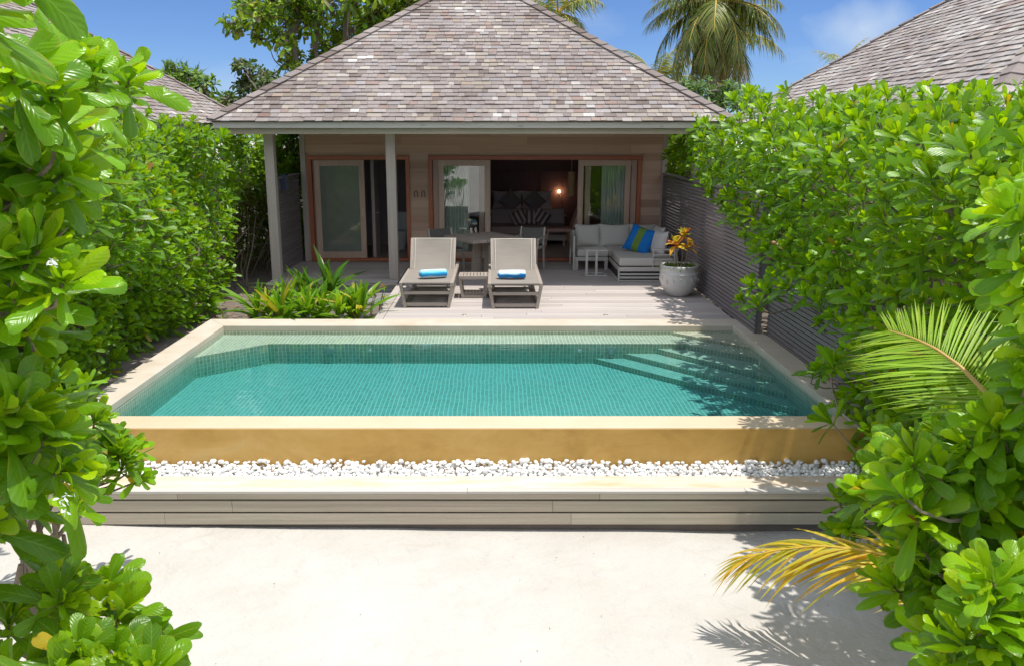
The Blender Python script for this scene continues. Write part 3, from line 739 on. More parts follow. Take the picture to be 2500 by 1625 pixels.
def sash(x0, x1, y, z0=.055, z1=1.935, gmat='glass', handle=0, label=None):
    s = MB(); w_ = .105
    s.box(x0, x0+w_, y, y+.04, z0, z1); s.box(x1-w_, x1, y, y+.04, z0, z1); s.box(x0+w_, x1-w_, y+.001, y+.039, z1-w_*1.05, z1); s.box(x0+w_, x1-w_, y+.001, y+.039, z0, z0+w_*1.2)
    d = obj('sliding_door', s, 'sash_wood', villa, True, bevel=.004)
    g_ = MB(); g_.box(x0+w_-.01, x1-w_+.01, y+.014, y+.022, z0+w_*1.2-.01, z1-w_*1.05+.01); gl = obj('glass', g_, gmat, d); shift(gl, villa)
    if handle:
        h_ = MB(); hx = x1-.05 if handle > 0 else x0+.05
        h_.box(hx-.018, hx+.018, y-.012, y+.004, .86, 1.04); h_.box(hx-.009, hx+.009, y-.024, y-.0125, .89, 1.01); hh = obj('handle', h_, 'handle_pale', d); shift(hh, villa)
    if label: d['label'] = label
    return d
def shift(o, root):
    off = np.array(parent_world(root)); me = o.data; n = len(me.vertices); a = np.empty(n*3, np.float32); me.vertices.foreach_get('co', a); me.vertices.foreach_set('co', (a.reshape(-1, 3)-off).astype(np.float32).ravel()); me.update()
sash(-3.46, -2.50, YW-.02, gmat='frosted_glass', handle=1, label='sliding door with dark frosted glass')
sash(-3.50, -2.58, YW+.05, gmat='glass')
sash(-1.08, -.085, YW-.02, handle=1); sash(-1.19, -.20, YW+.05)
sash(1.595, 2.60, YW-.02, handle=-1); sash(1.74, 2.73, YW+.05)
# rooms
mb = MB()
mb.box(WX0+.105, WX1-.105, YW+.125, 21.0, -.05, .012); obj('room_floor', mb, 'floor_wood', villa, True)
mb = MB(); mb.box(WX0+.105, WX1-.105, YW+.125, 21.0, 2.40, 2.44); obj('room_ceiling', mb, 'ceiling_white', villa, True)
mb = MB(); mb.box(-1.48, WX1-.105, 20.94, 21.0, .014, 2.398)
for i in range(9):
    x = -1.45+i*.52
    if x < 3: mb.box(x, x+.012, 20.925, 20.938, .02, 2.39)
mb.box(-1.4, 3.0, 20.90, 20.935, 1.50, 1.53)
mb.box(WX1-.16, WX1-.11, YW+.13, 20.93, .014, 2.398); mb.box(-1.48, -1.43, YW+.13, 20.93, .014, 2.398); obj('room_lining', mb, 'dark_wood', villa, True)
mb = MB(); mb.box(WX0+.105, -1.485, 18.2, 18.25, .014, 2.398); mb.box(-3.55, -3.5, YW+.13, 18.19, .014, 2.398); obj('bathroom_lining', mb, 'plaster_in', villa, True)
mb = MB(); mb.box(-2.40, -2.34, YW+.14, YW+.80, .02, 1.93); mb.tube([(-2.335, YW+.2, .92), (-2.27, YW+.2, .92)], .012, 8); obj('bathroom_door', mb, 'plaster_in', villa, True)
mb = MB(); mb.box(-3.93, -3.92, 14, 14.01, 0, .01)
# peg rail
pr = thing('peg_board', 'small carved board with two arched wooden pegs between the two doors', 'peg board', (-1.45, YW-.02, 1.30))
mb = MB(); mb.box(-.15, .15, -.012, 0, -.085, .075); obj('backing', mb, 'cladding_wood', pr)
for x in (-.065, .075):
    mb = MB(); pts = [(x-.03, -.022, -.06)]+[(x-.03*math.cos(a), -.022, .02+.035*math.sin(a)) for a in np.linspace(0, PI, 9)]+[(x+.03, -.022, -.06)]; mb.tube(pts, .011, 6); obj('peg', mb, 'bark', pr)
# interior furniture
def pillow(name, w_, h_, d_, mat, loc, rot, label=None, cat='cushion', group=None, parent=None):
    n = 14; vs = []; fs = []
    for sgn in (1, -1):
        for j in range(n+1):
            for i in range(n+1):
                u, v = -1+2*i/n, -1+2*j/n
                pin = (1-.10*(1-abs(v)**2.0)*abs(u)**3), (1-.10*(1-abs(u)**2.0)*abs(v)**3)
                th = max(0, (1-abs(u)**3.2)*(1-abs(v)**3.2))**.5
                vs.append((u*w_/2*pin[0], v*h_/2*pin[1], sgn*th*d_/2))
    m = (n+1)**2
    for j in range(n):
        for i in range(n):
            a = j*(n+1)+i; fs.append((a, a+1, a+n+2, a+n+1)); fs.append((m+a, m+a+n+1, m+a+n+2, m+a+1))
    mb = MB(); mb.add(vs, fs); o = obj(name, mb, mat, parent, smooth=True); o.location = loc; o.rotation_euler = rot
    if label: tag(o, label, cat, group)
    return o
def slab(mb, x0, x1, y0, y1, z0, z1): mb.box(x0, x1, y0, y1, z0, z1)
bed = thing('bed', 'wide bed in the dark room behind the daybed', 'bed', (.66, 19.9, 0.012))
mb = MB(); mb.box(-.95, .95, -.95, .98, .28, .56); obj('mattress', mb, 'bed_white', bed, bevel=.05)
mb = MB(); mb.box(-1.0, 1.0, -.98, 1.0, .06, .27); obj('bed_base', mb, 'dark_wood', bed)
mb = MB(); mb.box(-1.0, 1.0, -.99, -.30, .565, .60); obj('bedspread', mb, 'bed_brown', bed, bevel=.015)
for i, x in enumerate((.30, 1.02)):
    pillow('pillow', .74, .46, .18, 'bed_white', (x, 20.2, .86), (math.radians(72), 0, 0), ('pale pillow standing at the left end of the bed' if i == 0 else 'pale pillow standing at the right end of the bed'), 'pillow', 'pale pillows on the bed')
for i, x in enumerate((.38, .95)):
    pillow('cushion', .44, .44, .14, 'bed_brown', (x, 19.88, .85), (math.radians(74), math.radians(45), 0), ('brown diamond cushion leaning on the left pale pillow' if i == 0 else 'brown diamond cushion leaning on the right pale pillow'), 'cushion', 'brown diamond cushions on the bed')
db = thing('daybed', 'low brown daybed with a straight backrest at the foot of the bed', 'daybed', (.75, 18.5, .012))
mb = MB(); mb.box(-.83, .83, -.42, .36, .26, .42); obj('seat', mb, 'bed_brown', db, bevel=.03)
mb = MB(); mb.box(-.83, .83, .20, .36, .425, .76); obj('backrest', mb, 'bed_brown', db, bevel=.03)
mb = MB(); mb.box(-.83, .83, -.42, .36, .12, .255); obj('frame', mb, 'floor_wood', db)
for x, y in ((-.78, -.38), (.78, -.38), (-.78, .32), (.78, .32)):
    mb = MB(); mb.box(x-.025, x+.025, y-.025, y+.025, 0, .12); obj('leg', mb, 'floor_wood', db)
for i, (x, a) in enumerate(((.55, -28), (.80, 0), (1.05, 34))):
    pillow('cushion', .36, .34, .12, 'cushion_stripe', (x, 18.55, .60), (math.radians(74), math.radians(a), 0), ('striped cushion tilted left on the daybed', 'upright striped cushion in the middle of the daybed', 'striped cushion tilted right on the daybed')[i], 'cushion', 'striped cushions on the daybed')
ac = thing('armchair', 'pinkish low easy chair just inside the open bedroom doors', 'chair', (1.42, 18.0, .012))
mb = MB(); mb.box(-.30, .30, -.30, .30, .34, .42); obj('seat', mb, 'armchair_pink', ac, bevel=.03)
mb = MB(); mb.add([(.24,-.30,.43),(.24,.30,.43),(.32,.30,.43),(.32,-.30,.43),(.38,-.28,.86),(.38,.28,.86),(.45,.28,.86),(.45,-.28,.86)], [(0,3,2,1),(4,5,6,7),(0,1,5,4),(1,2,6,5),(2,3,7,6),(3,0,4,7)]); obj('backrest', mb, 'armchair_pink', ac, bevel=.02)
for x, y, dx in ((-.27, -.27, -.06), (-.27, .27, -.06), (.27, -.27, .07), (.27, .27, .07)):
    mb = MB(); mb.bar((x, y, .34), (x+dx, y, 0), .045, .045, (0,1,0), w2=.03, h2=.03); obj('leg', mb, 'armchair_pink', ac)
pl = thing('pendant_lamp', 'long brown cylinder pendant lamp hanging inside the bedroom', 'lamp', (1.612, 17.5, 1.14))
mb = MB(); mb.lathe([(.0,.51),(.075,.51),(.078,.50),(.078,.01),(.07,0),(.0,0)], n=20); obj('lamp_shade', mb, 'pendant_shade', pl, smooth=False)
mb = MB(); mb.tube([(0,0,.51),(0,0,1.255)], .006, 6); obj('cord', mb, 'white_metal', pl)
bl = thing('reading_lamp', 'tiny glowing lamp on the dark wall right of the bed', 'lamp', (1.62, 20.86, 1.02))
mb = MB(); mb.lathe([(.0,.028),(.02,.02),(.028,0),(.02,-.02),(.0,-.028)], n=14); obj('bulb', mb, 'glow', bl, smooth=True)
mb = MB(); mb.tube([(0, .04, -.08), (0, .04, .0), (0, .0, .03)], .008, 6); obj('bracket', mb, 'brass', bl)
for i, (x0, x1) in enumerate(((-1.0, -.50), (2.08, 2.58))):
    n = 60; mb = MB(); vs = []; fs = []
    for j, z in enumerate((.03, .6, 1.2, 2.0)):
        for q in range(n+1): vs.append((x0+(x1-x0)*q/n+.004*math.sin(j*2+q), YW+.22+.028*math.sin(q*.95+.35*math.sin(q*.31))+.006*j*math.sin(q*.4), z))
    for j in range(3):
        for q in range(n): a = j*(n+1)+q; fs.append((a, a+1, a+n+2, a+n+1))
    mb.add(vs, fs); o = obj('curtain', mb, 'curtain', smooth=True)
    tag(o, ('pale pleated curtain behind the glass above the dark dining chair' if i == 0 else 'pale pleated curtain behind the glass above the grey sofa'), 'curtain', 'curtains behind the sliding doors')
tl = thing('toilet', 'white toilet in the dim bathroom behind the left door', 'toilet', (-2.0, 17.7, .012))
mb = MB(); mb.lathe([(.0,.0),(.11,.0),(.10,.1),(.14,.25),(.19,.36),(.19,.40),(.0,.40)], (0,-.15,0), 20); obj('bowl', mb, 'ceramic', tl, smooth=True)
mb = MB(); mb.box(-.19, .19, .10, .30, .30, .78); obj('tank', mb, 'ceramic', tl, bevel=.02)
wl = thing('wall_light', 'dark blue box lantern on the post end of the left slat screen', 'light', (-3.70, 14.62, 1.45))
mb = MB(); mb.box(-.055, .055, -.08, .08, 0, .27); obj('housing', mb, 'lamp_blue', wl, bevel=.008)
mb = MB(); mb.box(-.065, .065, -.09, .09, .272, .285); obj('cap', mb, 'black_metal', wl)
o = thing('bath_light', 'small pale wall box on the right jamb inside the bathroom door', 'light', (-1.80, 17.2, 1.36))
mb = MB(); mb.box(-.05, .05, -.04, .04, 0, .30); obj('housing', mb, 'lamp_blue', o, bevel=.006)
mb = MB(); mb.box(-.035, .035, -.055, -.041, .03, .27); obj('diffuser', mb, 'ceramic', o, bevel=.004)
# ------------------------------------------------------------------ slat screens
def slats(mb, x, y0, y1, z0, z1, pitch=.0545, h_=.042, th=.022):
    z = z0
    while z+h_ < z1+.001:
        y = y0
        while y < y1-.01:
            ye = min(y+random.uniform(2.2, 3.6), y1)
            if y1-ye < .4: ye = y1
            mb.box(x-th/2, x+th/2, y+.001, ye-.001, z, z+h_); y = ye
        z += pitch
fr_ = thing('slat_fence', 'grey brown horizontal slat fence along the right side of deck and pool', 'fence', (3.235, 11, -.14))
mb = MB(); slats(mb, 3.222, 9.86, 15.9, .01, 1.66); obj('slat_panel', mb, 'fence_wood', fr_, True)
mb = MB(); slats(mb, 3.372, 5.6, 9.855, -.12, .94); obj('slat_panel', mb, 'fence_wood', fr_, True)
mb = MB(); mb.box(3.20, 3.30, 9.80, 15.92, 1.663, 1.69); mb.box(3.345, 3.44, 5.6, 9.85, .945, .968); obj('top_rail', mb, 'fence_wood', fr_, True)
for y in (9.90, 11.4, 12.9, 14.4, 15.85): mb = MB(); mb.box(3.235, 3.295, y-.03, y+.03, -.14, 1.66); obj('fence_post', mb, 'fence_wood', fr_, True)
for y in (5.7, 7.1, 8.5, 9.82): mb = MB(); mb.box(3.385, 3.445, y-.03, y+.03, -.14, .94); obj('fence_post', mb, 'fence_wood', fr_, True)
fl_ = thing('slat_screen', 'short brown horizontal slat screen at the left end of the veranda', 'screen', (-3.76, 14.9, 0))
mb = MB(); slats(mb, -3.76, 13.97, 15.92, .02, 1.66); obj('slat_panel', mb, 'fence_wood', fl_, True)
mb = MB(); mb.box(-3.80, -3.70, 13.97, 15.92, 1.663, 1.69); obj('top_rail', mb, 'fence_wood', fl_, True)
for y in (14.6, 15.88): mb = MB(); mb.box(-3.82, -3.775, y-.03, y+.03, 0, 1.66); obj('fence_post', mb, 'fence_wood', fl_, True)
# ------------------------------------------------------------------ neighbouring villas
for nm, x0, x1, y0, y1 in (('R', 4.75, 13.4, 8.2, 17.4), ('L', -14.2, -5.68, 11.5, 20.0)):
    v = thing('villa', ('neighbouring villa with a steep grey shingle roof above the right hedge' if nm == 'R' else 'neighbouring villa with a brown grey shingle roof behind the left hedge'), 'villa', ((x0+x1)/2, (y0+y1)/2, -.14))
    hip_roof(v, x0, x1, y0, y1, 2.63, .685, 'FLB' if nm == 'R' else 'FRB', .10, .2 if nm == 'R' else .05)
    eaves(v, x0, x1, y0, y1, 2.63)
    mb = MB(); mb.box(x0+.8, x1-.8, y0+.8, y1-.8, -.14, 2.5); obj('wall', mb, 'cladding_wood', v, True)

# ------------------------------------------------------------------ deck furniture
def make_lounger():
    r = thing('sun_lounger', '', 'sun lounger', (0, 0, 0), 0, 'sun loungers side by side on the deck')
    W2, zs, yh = .375, .335, 1.14
    for s in (-1, 1):
        mb = MB(); mb.bar((s*(W2-.012), -.02, zs), (s*(W2-.012), 1.98, zs), .05, .055); obj('side_rail', mb, 'teak_grey', r, bevel=.004)
        for y in (.02, 1.62):
            mb = MB(); mb.bar((s*(W2-.01), y, zs-.02), (s*(W2-.065), y, 0), .045, .06, (0,1,0)); obj('leg', mb, 'teak_grey', r, bevel=.004)
        mb = MB(); mb.bar((s*(W2-.055), .02, .05), (s*(W2-.055), 1.62, .05), .035, .05); obj('base_rail', mb, 'teak_grey', r, bevel=.003)
    mb = MB(); mb.box(-W2+.05, W2-.05, 0.0, .04, .19, .235); obj('front_rail', mb, 'teak_grey', r, bevel=.003)
    mb = MB(); mb.box(-W2+.08, W2-.08, .005, .04, .02, .07); obj('foot_rail', mb, 'teak_grey', r, bevel=.003)
    for y in (.75, 1.1, 1.45):
        mb = MB(); mb.box(-W2+.07, W2-.07, y, y+.05, .075, .10); obj('cross_slat', mb, 'teak_grey', r, bevel=.003)
    # seat sling, slightly sagging
    def sheet(f, name, nu=12, nv=10, mat='sling', pr=r):
        mb = MB(); vs = []; fs = []
        for j in range(nv+1):
            for i in range(nu+1): vs.append(f(-1+2*i/nu, j/nv))
        for j in range(nv):
            for i in range(nu): a = j*(nu+1)+i; fs.append((a, a+1, a+nu+2, a+nu+1))
        mb.add(vs, fs); return obj(name, mb, mat, pr, smooth=True)
    sheet(lambda u, v: (u*(W2-.035), -.015+v*(yh+.02), zs+.032-.018*(1-u*u)*math.sin(PI*v)-.012*(v < .01)), 'seat')
    mb = MB(); mb.tube([(-W2+.04, -.012, zs+.022), (W2-.04, -.012, zs+.022)], .014, 8); obj('front_tube', mb, 'sling', r)
    top = np.array((0, 1.52, .79)); bot = np.array((0, yh+.02, zs+.03)); wb, wt = W2-.045, W2-.035
    back = sheet(lambda u, v: tuple(bot*(1-v)+top*v+np.array((u*(wb*(1-v)+wt*v), .03*(1-u*u)*math.sin(PI*v), -.02*(1-u*u)*math.sin(PI*v)+.014*u*u*v))), 'backrest')
    for s in (-1, 1):
        mb = MB(); mb.bar(bot+np.array((s*wb, .02, -.02)), top+np.array((s*wt, .02, .01)), .04, .045, (0,1,0)); obj('back_frame', mb, 'teak_grey', r, bevel=.006)
        mb = MB(); mb.bar(bot+np.array((s*(wb-.055), -.012, .004)), top+np.array((s*(wt-.055), -.006, .008)), .008, .008, (0,1,0)); obj('welt', mb, 'welt', back)
    mb = MB(); mb.bar(top+np.array((-wt, .012, .006)), top+np.array((wt, .012, .006)), .03, .022); obj('top_rail', mb, 'welt', r, bevel=.006)
    mb = MB()
    for s in (-1, 1): mb.bar((s*(W2-.09), 1.42, .66), (s*(W2-.09), 1.75, zs), .03, .03)
    obj('back_support', mb, 'teak_grey', r)
    return r
la = make_lounger(); lb = copy_tree(la)
la.location = (-.972, 11.47, .003); la['label'] = 'grey sling sun lounger nearer the lilies, with a tilted rolled towel on its seat'
lb.location = (.29, 11.40, .003); lb['label'] = 'grey sling sun lounger with its back raised, between the slatted stool and the open deck'
def towel_roll(loc, rz, mat, label, L=.40, r=.062):
    mb = MB(); n = 28; vs = []; fs = []; prof = [(-L/2, .0), (-L/2+.003, r*.72), (-L/2+.012, r*.95), (-L/2+.04, r), (0, r*1.03), (L/2-.04, r), (L/2-.012, r*.95), (L/2-.003, r*.72), (L/2, .0)]
    for x, q in prof:
        for k in range(n):
            a = 2*PI*k/n; rr = q*(1+.05*math.sin(2*a+.6)+.02*math.sin(5*a)); vs.append((x, rr*math.cos(a)*1.12, r+rr*math.sin(a)))
    for i in range(len(prof)-1):
        for k in range(n): fs.append((i*n+k, (i+1)*n+k, (i+1)*n+(k+1) % n, i*n+(k+1) % n))
    mb.add(vs, fs)
    t = thing('towel', label, 'towel', loc, rz, 'rolled towels on the loungers'); obj('roll', mb, mat, t, smooth=True)
    mb = MB(); pts = [(-L/2-.004, .012*k*math.cos(k*1.1)*.42, r+.012*k*math.sin(k*1.1)*.42) for k in range(1, 10)]; mb.tube(pts, .006, 5); obj('spiral_edge', mb, 'towel_b', t)
towel_roll((-.90, 11.86, .366), math.radians(16), 'towel_a', 'light blue and white rolled towel lying aslant on the lounger nearer the plants')
towel_roll((.25, 11.80, .366), math.radians(3), 'towel_b', 'white rolled towel with a deep blue stripe lying straight on the right lounger')
st = thing('stool', 'small slatted grey wooden side table between the two loungers', 'side table', (-.32, 12.34, .003))
for i in range(8):
    mb = MB() if i == 0 else mb; mb.box(-.20+i*.051, -.20+i*.051+.042, -.15, .15, .315, .338)
obj('slatted_top', mb, 'teak_grey', st, bevel=.003)
mb = MB(); mb.box(-.225, .225, -.185, -.152, .285, .338); mb.box(-.225, .225, .152, .185, .285, .338); mb.box(-.225, -.203, -.151, .151, .287, .336); mb.box(.207, .225, -.151, .151, .287, .336); obj('top_frame', mb, 'teak_grey', st, bevel=.003)
for x in (-1, 1):
    for y in (-1, 1): mb = MB(); mb.bar((x*.205, y*.165, .284), (x*.165, y*.155, 0), .04, .035, (0,1,0)); obj('leg', mb, 'teak_grey', st, bevel=.003)
for y in (-1, 1): mb = MB(); mb.box(-.15, .15, y*.155-.014, y*.155+.014, .005, .05); obj('stretcher', mb, 'teak_grey', st)
mb = MB(); mb.box(-.155, .155, -.14, .14, .055, .07); obj('shelf', mb, 'teak_grey', st)
# dining table
dt = thing('dining_table', 'grey wooden dining table with a slab pedestal behind the loungers', 'table', (-.20, 14.02, .003), math.radians(32))
mb = MB()
for i in range(7): mb.box(-.49+i*.14, -.49+i*.14+.137, -.49, .49, .665, .715)
obj('tabletop', mb, 'teak_grey', dt, bevel=.006)
for a in range(4):
    c, s = math.cos(a*PI/2), math.sin(a*PI/2); mb = MB(); mb.bar((c*.13, s*.13, .664), (c*.15, s*.15, 0), .045, .16, (c, s, 0)); obj('leg', mb, 'teak_grey', dt, bevel=.005)
mb = MB(); mb.bar((-.35, 0, .63), (.35, 0, .63), .06, .06); mb.bar((0, -.35, .63), (0, .35, .631), .06, .058); obj('cross_bearer', mb, 'teak_grey', dt)
def make_chair():
    r = thing('dining_chair', '', 'chair', (0,0,0), 0, 'dining chairs round the deck table')   # faces -y
    for s in (-1, 1):
        mb = MB(); mb.bar((s*.23, -.20, .44), (s*.23, -.22, 0), .04, .03, (1,0,0)); obj('leg', mb, 'frame_light', r, bevel=.003)
        mb = MB(); mb.bar((s*.23, .20, .44), (s*.23, .26, 0), .04, .03, (1,0,0)); obj('leg', mb, 'frame_light', r, bevel=.003)
        mb = MB(); mb.bar((s*.23, .20, .42), (s*.22, .31, .76), .045, .03, (1,0,0)); obj('back_post', mb, 'frame_light', r, bevel=.004)
        mb = MB(); mb.bar((s*.23, -.21, .435), (s*.23, .21, .435), .03, .04); obj('seat_rail', mb, 'frame_light', r, bevel=.003)
        mb = MB(); mb.bar((s*.25, -.20, .60), (s*.25, .27, .605), .045, .025); mb.bar((s*.245, -.19, .59), (s*.24, -.20, .44), .035, .03, (1,0,0)); obj('armrest', mb, 'frame_light', r, bevel=.004)
    mb = MB(); mb.box(-.215, .215, -.21, .21, .43, .445); obj('seat', mb, 'sling_dark', r)
    mb = MB(); mb.add([(-.205,.215,.47),(.205,.215,.47),(.205,.23,.47),(-.205,.23,.47),(-.20,.305,.745),(.20,.305,.745),(.20,.32,.745),(-.20,.32,.745)], [(0,3,2,1),(4,5,6,7),(0,1,5,4),(1,2,6,5),(2,3,7,6),(3,0,4,7)]); obj('backrest', mb, 'sling_dark', r)
    return r
plain('sling_dark', (.13,.12,.11), .8, 40, .15)
ca = make_chair(); ca.location = (-.86, 14.60, .003); ca.rotation_euler.z = math.radians(28); ca['label'] = 'dark sling dining chair by the glass door, at the left corner of the table'
cb = copy_tree(ca); cb.location = (.60, 14.75, .003); cb.rotation_euler.z = math.radians(-20); cb['label'] = 'sling dining chair seen above the right lounger, in the open doorway'
# sofa
so_ = thing('sofa', 'L shaped grey outdoor sofa with a long chaise beside the slat fence', 'sofa', (2.2, 14.6, .003))
def B(mb, x0, x1, y0, y1, z0, z1): mb.box(x0-2.2, x1-2.2, y0-14.6, y1-14.6, z0-.003, z1-.003)
mb = MB(); B(mb, 2.09, 3.0, 13.63, 14.80, .255, .395); obj('chaise_cushion', mb, 'cushion_grey', so_, bevel=.03)
mb = MB(); B(mb, 1.50, 2.07, 14.80, 15.42, .245, .375); B(mb, 2.075, 3.0, 14.81, 15.42, .25, .385); obj('seat_cushion', mb, 'cushion_grey', so_, bevel=.03)
mb = MB(); B(mb, 2.075, 3.08, 13.605, 13.645, .175, .245); B(mb, 2.075, 3.08, 13.606, 13.645, .11, .14); B(mb, 2.075, 3.08, 13.606, 13.645, .05, .085); B(mb, 2.075, 3.08, 13.606, 13.645, .005, .025)
B(mb, 2.07, 2.095, 13.60, 13.65, .004, .25); B(mb, 2.07, 2.10, 13.655, 14.8, .18, .245); B(mb, 2.07, 2.10, 13.655, 14.8, .005, .03); obj('chaise_frame', mb, 'white_metal', so_, bevel=.003)
mb = MB(); B(mb, 2.11, 3.06, 13.66, 15.4, .03, .24); obj('chaise_base', mb, 'black_metal', so_)
mb = MB(); B(mb, 1.46, 2.06, 14.80, 15.46, .17, .24); obj('seat_frame', mb, 'white_metal', so_, bevel=.003)
for x in (1.49, 2.03): mb = MB(); B(mb, x-.03, x+.03, 14.81, 14.87, .004, .169); obj('leg', mb, 'white_metal', so_, bevel=.003)
mb = MB(); B(mb, 1.42, 1.455, 14.78, 15.52, .35, .62); B(mb, 1.42, 1.455, 14.78, 14.82, .004, .349); B(mb, 1.42, 1.455, 15.48, 15.52, .004, .349); obj('side_panel', mb, 'white_metal', so_, bevel=.004)
mb = MB(); B(mb, 1.46, 3.08, 15.47, 15.51, .24, .66); obj('back_panel', mb, 'white_metal', so_, bevel=.004)
mb = MB()
for z in (.30, .38, .46): B(mb, 3.02, 3.06, 13.66, 15.45, z, z+.04); B(mb, 2.66, 2.99, 13.606, 13.64, z-.02, z+.005)
B(mb, 3.0, 3.06, 13.62, 13.655, .25, .55); B(mb, 2.64, 2.66, 13.605, 13.64, .25, .52); B(mb, 2.63, 3.07, 13.60, 13.66, .525, .555); obj('arm_panel', mb, 'white_metal', so_, bevel=.003)
for i, (x, w_) in enumerate(((1.74, .50), (2.25, .62), (2.76, .50))):
    pillow('back_cushion', w_, .44, .17, 'cushion_grey', (x, 15.32, .57), (math.radians(78), 0, 0), ('grey back cushion at the open left end of the sofa', 'wide grey back cushion in the middle of the sofa', 'grey back cushion in the sofa corner behind the blue cushion')[i], 'cushion', 'grey back cushions of the sofa')
pillow('striped_cushion', .52, .50, .17, 'cushion_blue', (2.56, 14.42, .60), (math.radians(66), math.radians(14), math.radians(-38)), 'bright blue cushion with one wide green stripe on the sofa', 'cushion')
pillow('pale_cushion', .46, .44, .18, 'cushion_white', (2.86, 14.20, .58), (math.radians(78), 0, math.radians(-72)), 'pale grey cushion leaning on the sofa arm beside the blue one', 'cushion', 'pale cushions against the sofa arm')
pillow('pale_cushion', .46, .46, .16, 'cushion_white', (2.90, 14.62, .60), (math.radians(76), 0, math.radians(-80)), 'pale grey cushion half hidden behind the blue striped one', 'cushion', 'pale cushions against the sofa arm')
ct = thing('side_table', 'small pale C shaped side table in front of the sofa seat', 'side table', (1.77, 14.3, .003))
mb = MB(); mb.box(-.20, .20, -.17, .17, .44, .462); obj('tabletop', mb, 'white_metal', ct, bevel=.003)
for x in (-.17, .0): mb = MB(); mb.box(x-.02, x+.02, -.165, -.13, .02, .439); obj('upright', mb, 'white_metal', ct, bevel=.003)
mb = MB(); mb.box(-.19, .19, -.17, -.125, 0, .0195); mb.box(-.19, -.15, -.124, .16, 0, .0195); mb.box(.15, .19, -.124, .16, 0, .0195); mb.box(-.149, .149, .12, .16, 0, .0195); obj('base', mb, 'white_metal', ct, bevel=.003)
# planter
po = thing('planter', 'round white glazed pot with embossed bands on the deck by the fence', 'planter', (2.82, 12.40, .003))
mb = MB(); mb.lathe([(.0,.012),(.135,.0),(.15,.005),(.16,.02),(.205,.06),(.255,.14),(.283,.22),(.290,.29),(.287,.34),(.2925,.345),(.2925,.355),(.287,.36),(.283,.41),(.2865,.415),(.290,.43),(.290,.468),(.284,.476),(.272,.476),(.266,.466),(.26,.40),(.0,.40)], n=64); obj('pot', mb, 'pot_glaze', po, smooth=True)
mb = MB()
for k in range(18):
    a = 2*PI*k/18; z = .27+.03*math.sin(k*2.1)
    pts = [((.287+.004*math.sin(q*PI))*math.cos(a+.13*(q-.5)), (.287+.004*math.sin(q*PI))*math.sin(a+.13*(q-.5)), z+.035*math.sin(q*2*PI)) for q in np.linspace(0, 1, 7)]
    mb.tube(pts, .006, 5)
obj('relief', mb, 'pot_glaze', po, smooth=True)
mb = MB(); mb.lathe([(.0,.425),(.1,.432),(.2,.425),(.262,.41)], n=24); obj('potting_soil', mb, 'soil', po)
cr = thing('croton_plant', 'orange and yellow leaved croton growing in the white pot', 'plant', (2.82, 12.40, .42))
C = np.array([(2.73,12.33,.80), (2.87,12.42,.92), (2.93,12.36,.76), (2.80,12.5,.74)]); A = np.array([(-.25,-.3,1), (.1,-.2,1), (.3,-.3,1), (-.1,.2,1.)])
P, T = rosettes(C, A, np.array([.23,.23,.21,.18]), 14, pal([(.75,.20,.04), (.80,.40,.03), (.85,.62,.05), (.50,.52,.05), (.78,.28,.10), (.38,.48,.05)]), 6, 3, 'lance', (12, 88), 1.35, .25)
grid_mesh('foliage', P, T, 'leaf_dull', cr)
mb = MB()
for c in C: mb.tube([(c[0]*.55+2.82*.45, 12.40, .42), (c[0]*.85+2.82*.15, c[1], .6), tuple(c)], [.011, .009, .007], 6)
obj('stem', mb, 'bark', cr, True)
fgn = 520; a = rng.uniform(0, 2*PI, fgn); r_ = .27*np.sqrt(rng.uniform(.25, 1, fgn)); base = np.stack([2.82+r_*np.cos(a), 12.40+r_*np.sin(a), np.full(fgn, .43)], -1)
d = nrm(np.stack([np.cos(a)*.7, np.sin(a)*.7, np.full(fgn, .9)], -1)+rng.normal(0, .3, (fgn, 3))); n = nrm(np.cross(np.cross(d, [0,0,1.]), d)+1e-3)
P = blades(base, d, n, rng.uniform(.05, .12, fgn), rng.uniform(.1, .5, fgn), np.full(fgn, .1), rng.uniform(.1, .5, fgn), 5, 3, 'lance', .7)
o = grid_mesh('moss_fern', P, pal([(.16,.24,.03), (.24,.32,.05), (.10,.18,.03)])(np.zeros(fgn)), 'leaf_dull'); tag(o, 'fringe of fine light green ground cover spilling over the pot rim', 'plant')

# ------------------------------------------------------------------ sea lettuce shrubs
def build_shrubs(pts, ax, size, cuts, labels, group, side, ground, leaf_tints, nl=19, S=6, V=3, mat='leaf', spread=(7, 80), roll=.25, name='shrub', bx=None, wave=0., extra=None):
    """splits the whorls of a planting into its single shrubs (by distance) and builds foliage and stems of each"""
    for i, lab in enumerate(labels):
        m = (pts[:, 1] >= cuts[i]) & (pts[:, 1] < cuts[i+1])
        if m.sum() < 2: continue
        C, A, Z_ = pts[m], ax[m], size[m]
        yc = float(np.median(C[:, 1])); xb = bx if bx is not None else float(np.median(C[:, 0])+side*.35)
        t = thing(name, lab, 'shrub', (xb, yc, ground), 0, group)
        P, T = rosettes(C, A, Z_, nl, leaf_tints, S, V, 'obovate', spread, .82, .10, .15, (-.04, .32), roll, wave)
        grid_mesh('foliage', P, T, mat, t)
        r = np.random.default_rng(i+5)
        lo, hi = np.percentile(C, 10, 0), np.percentile(C, 90, 0)
        roots = np.stack([r.uniform(lo[0], hi[0], 26)*.4+xb*.6, r.uniform(lo[1], hi[1], 26), r.uniform(ground+.3, max(ground+.6, hi[2]-.5), 26)], -1)
        mb = stems_mb(C, A, Z_, roots, .0065)
        for q in roots[:16]:
            b = np.array((xb+r.uniform(-.15, .15), q[1]*.55+yc*.45, ground-.03)); mid = (q+b)/2+r.normal(0, .07, 3)
            mb.tube([b, mid, q], [.028, .021, .014], 6)
        obj('stem', mb, 'twig', t, True)
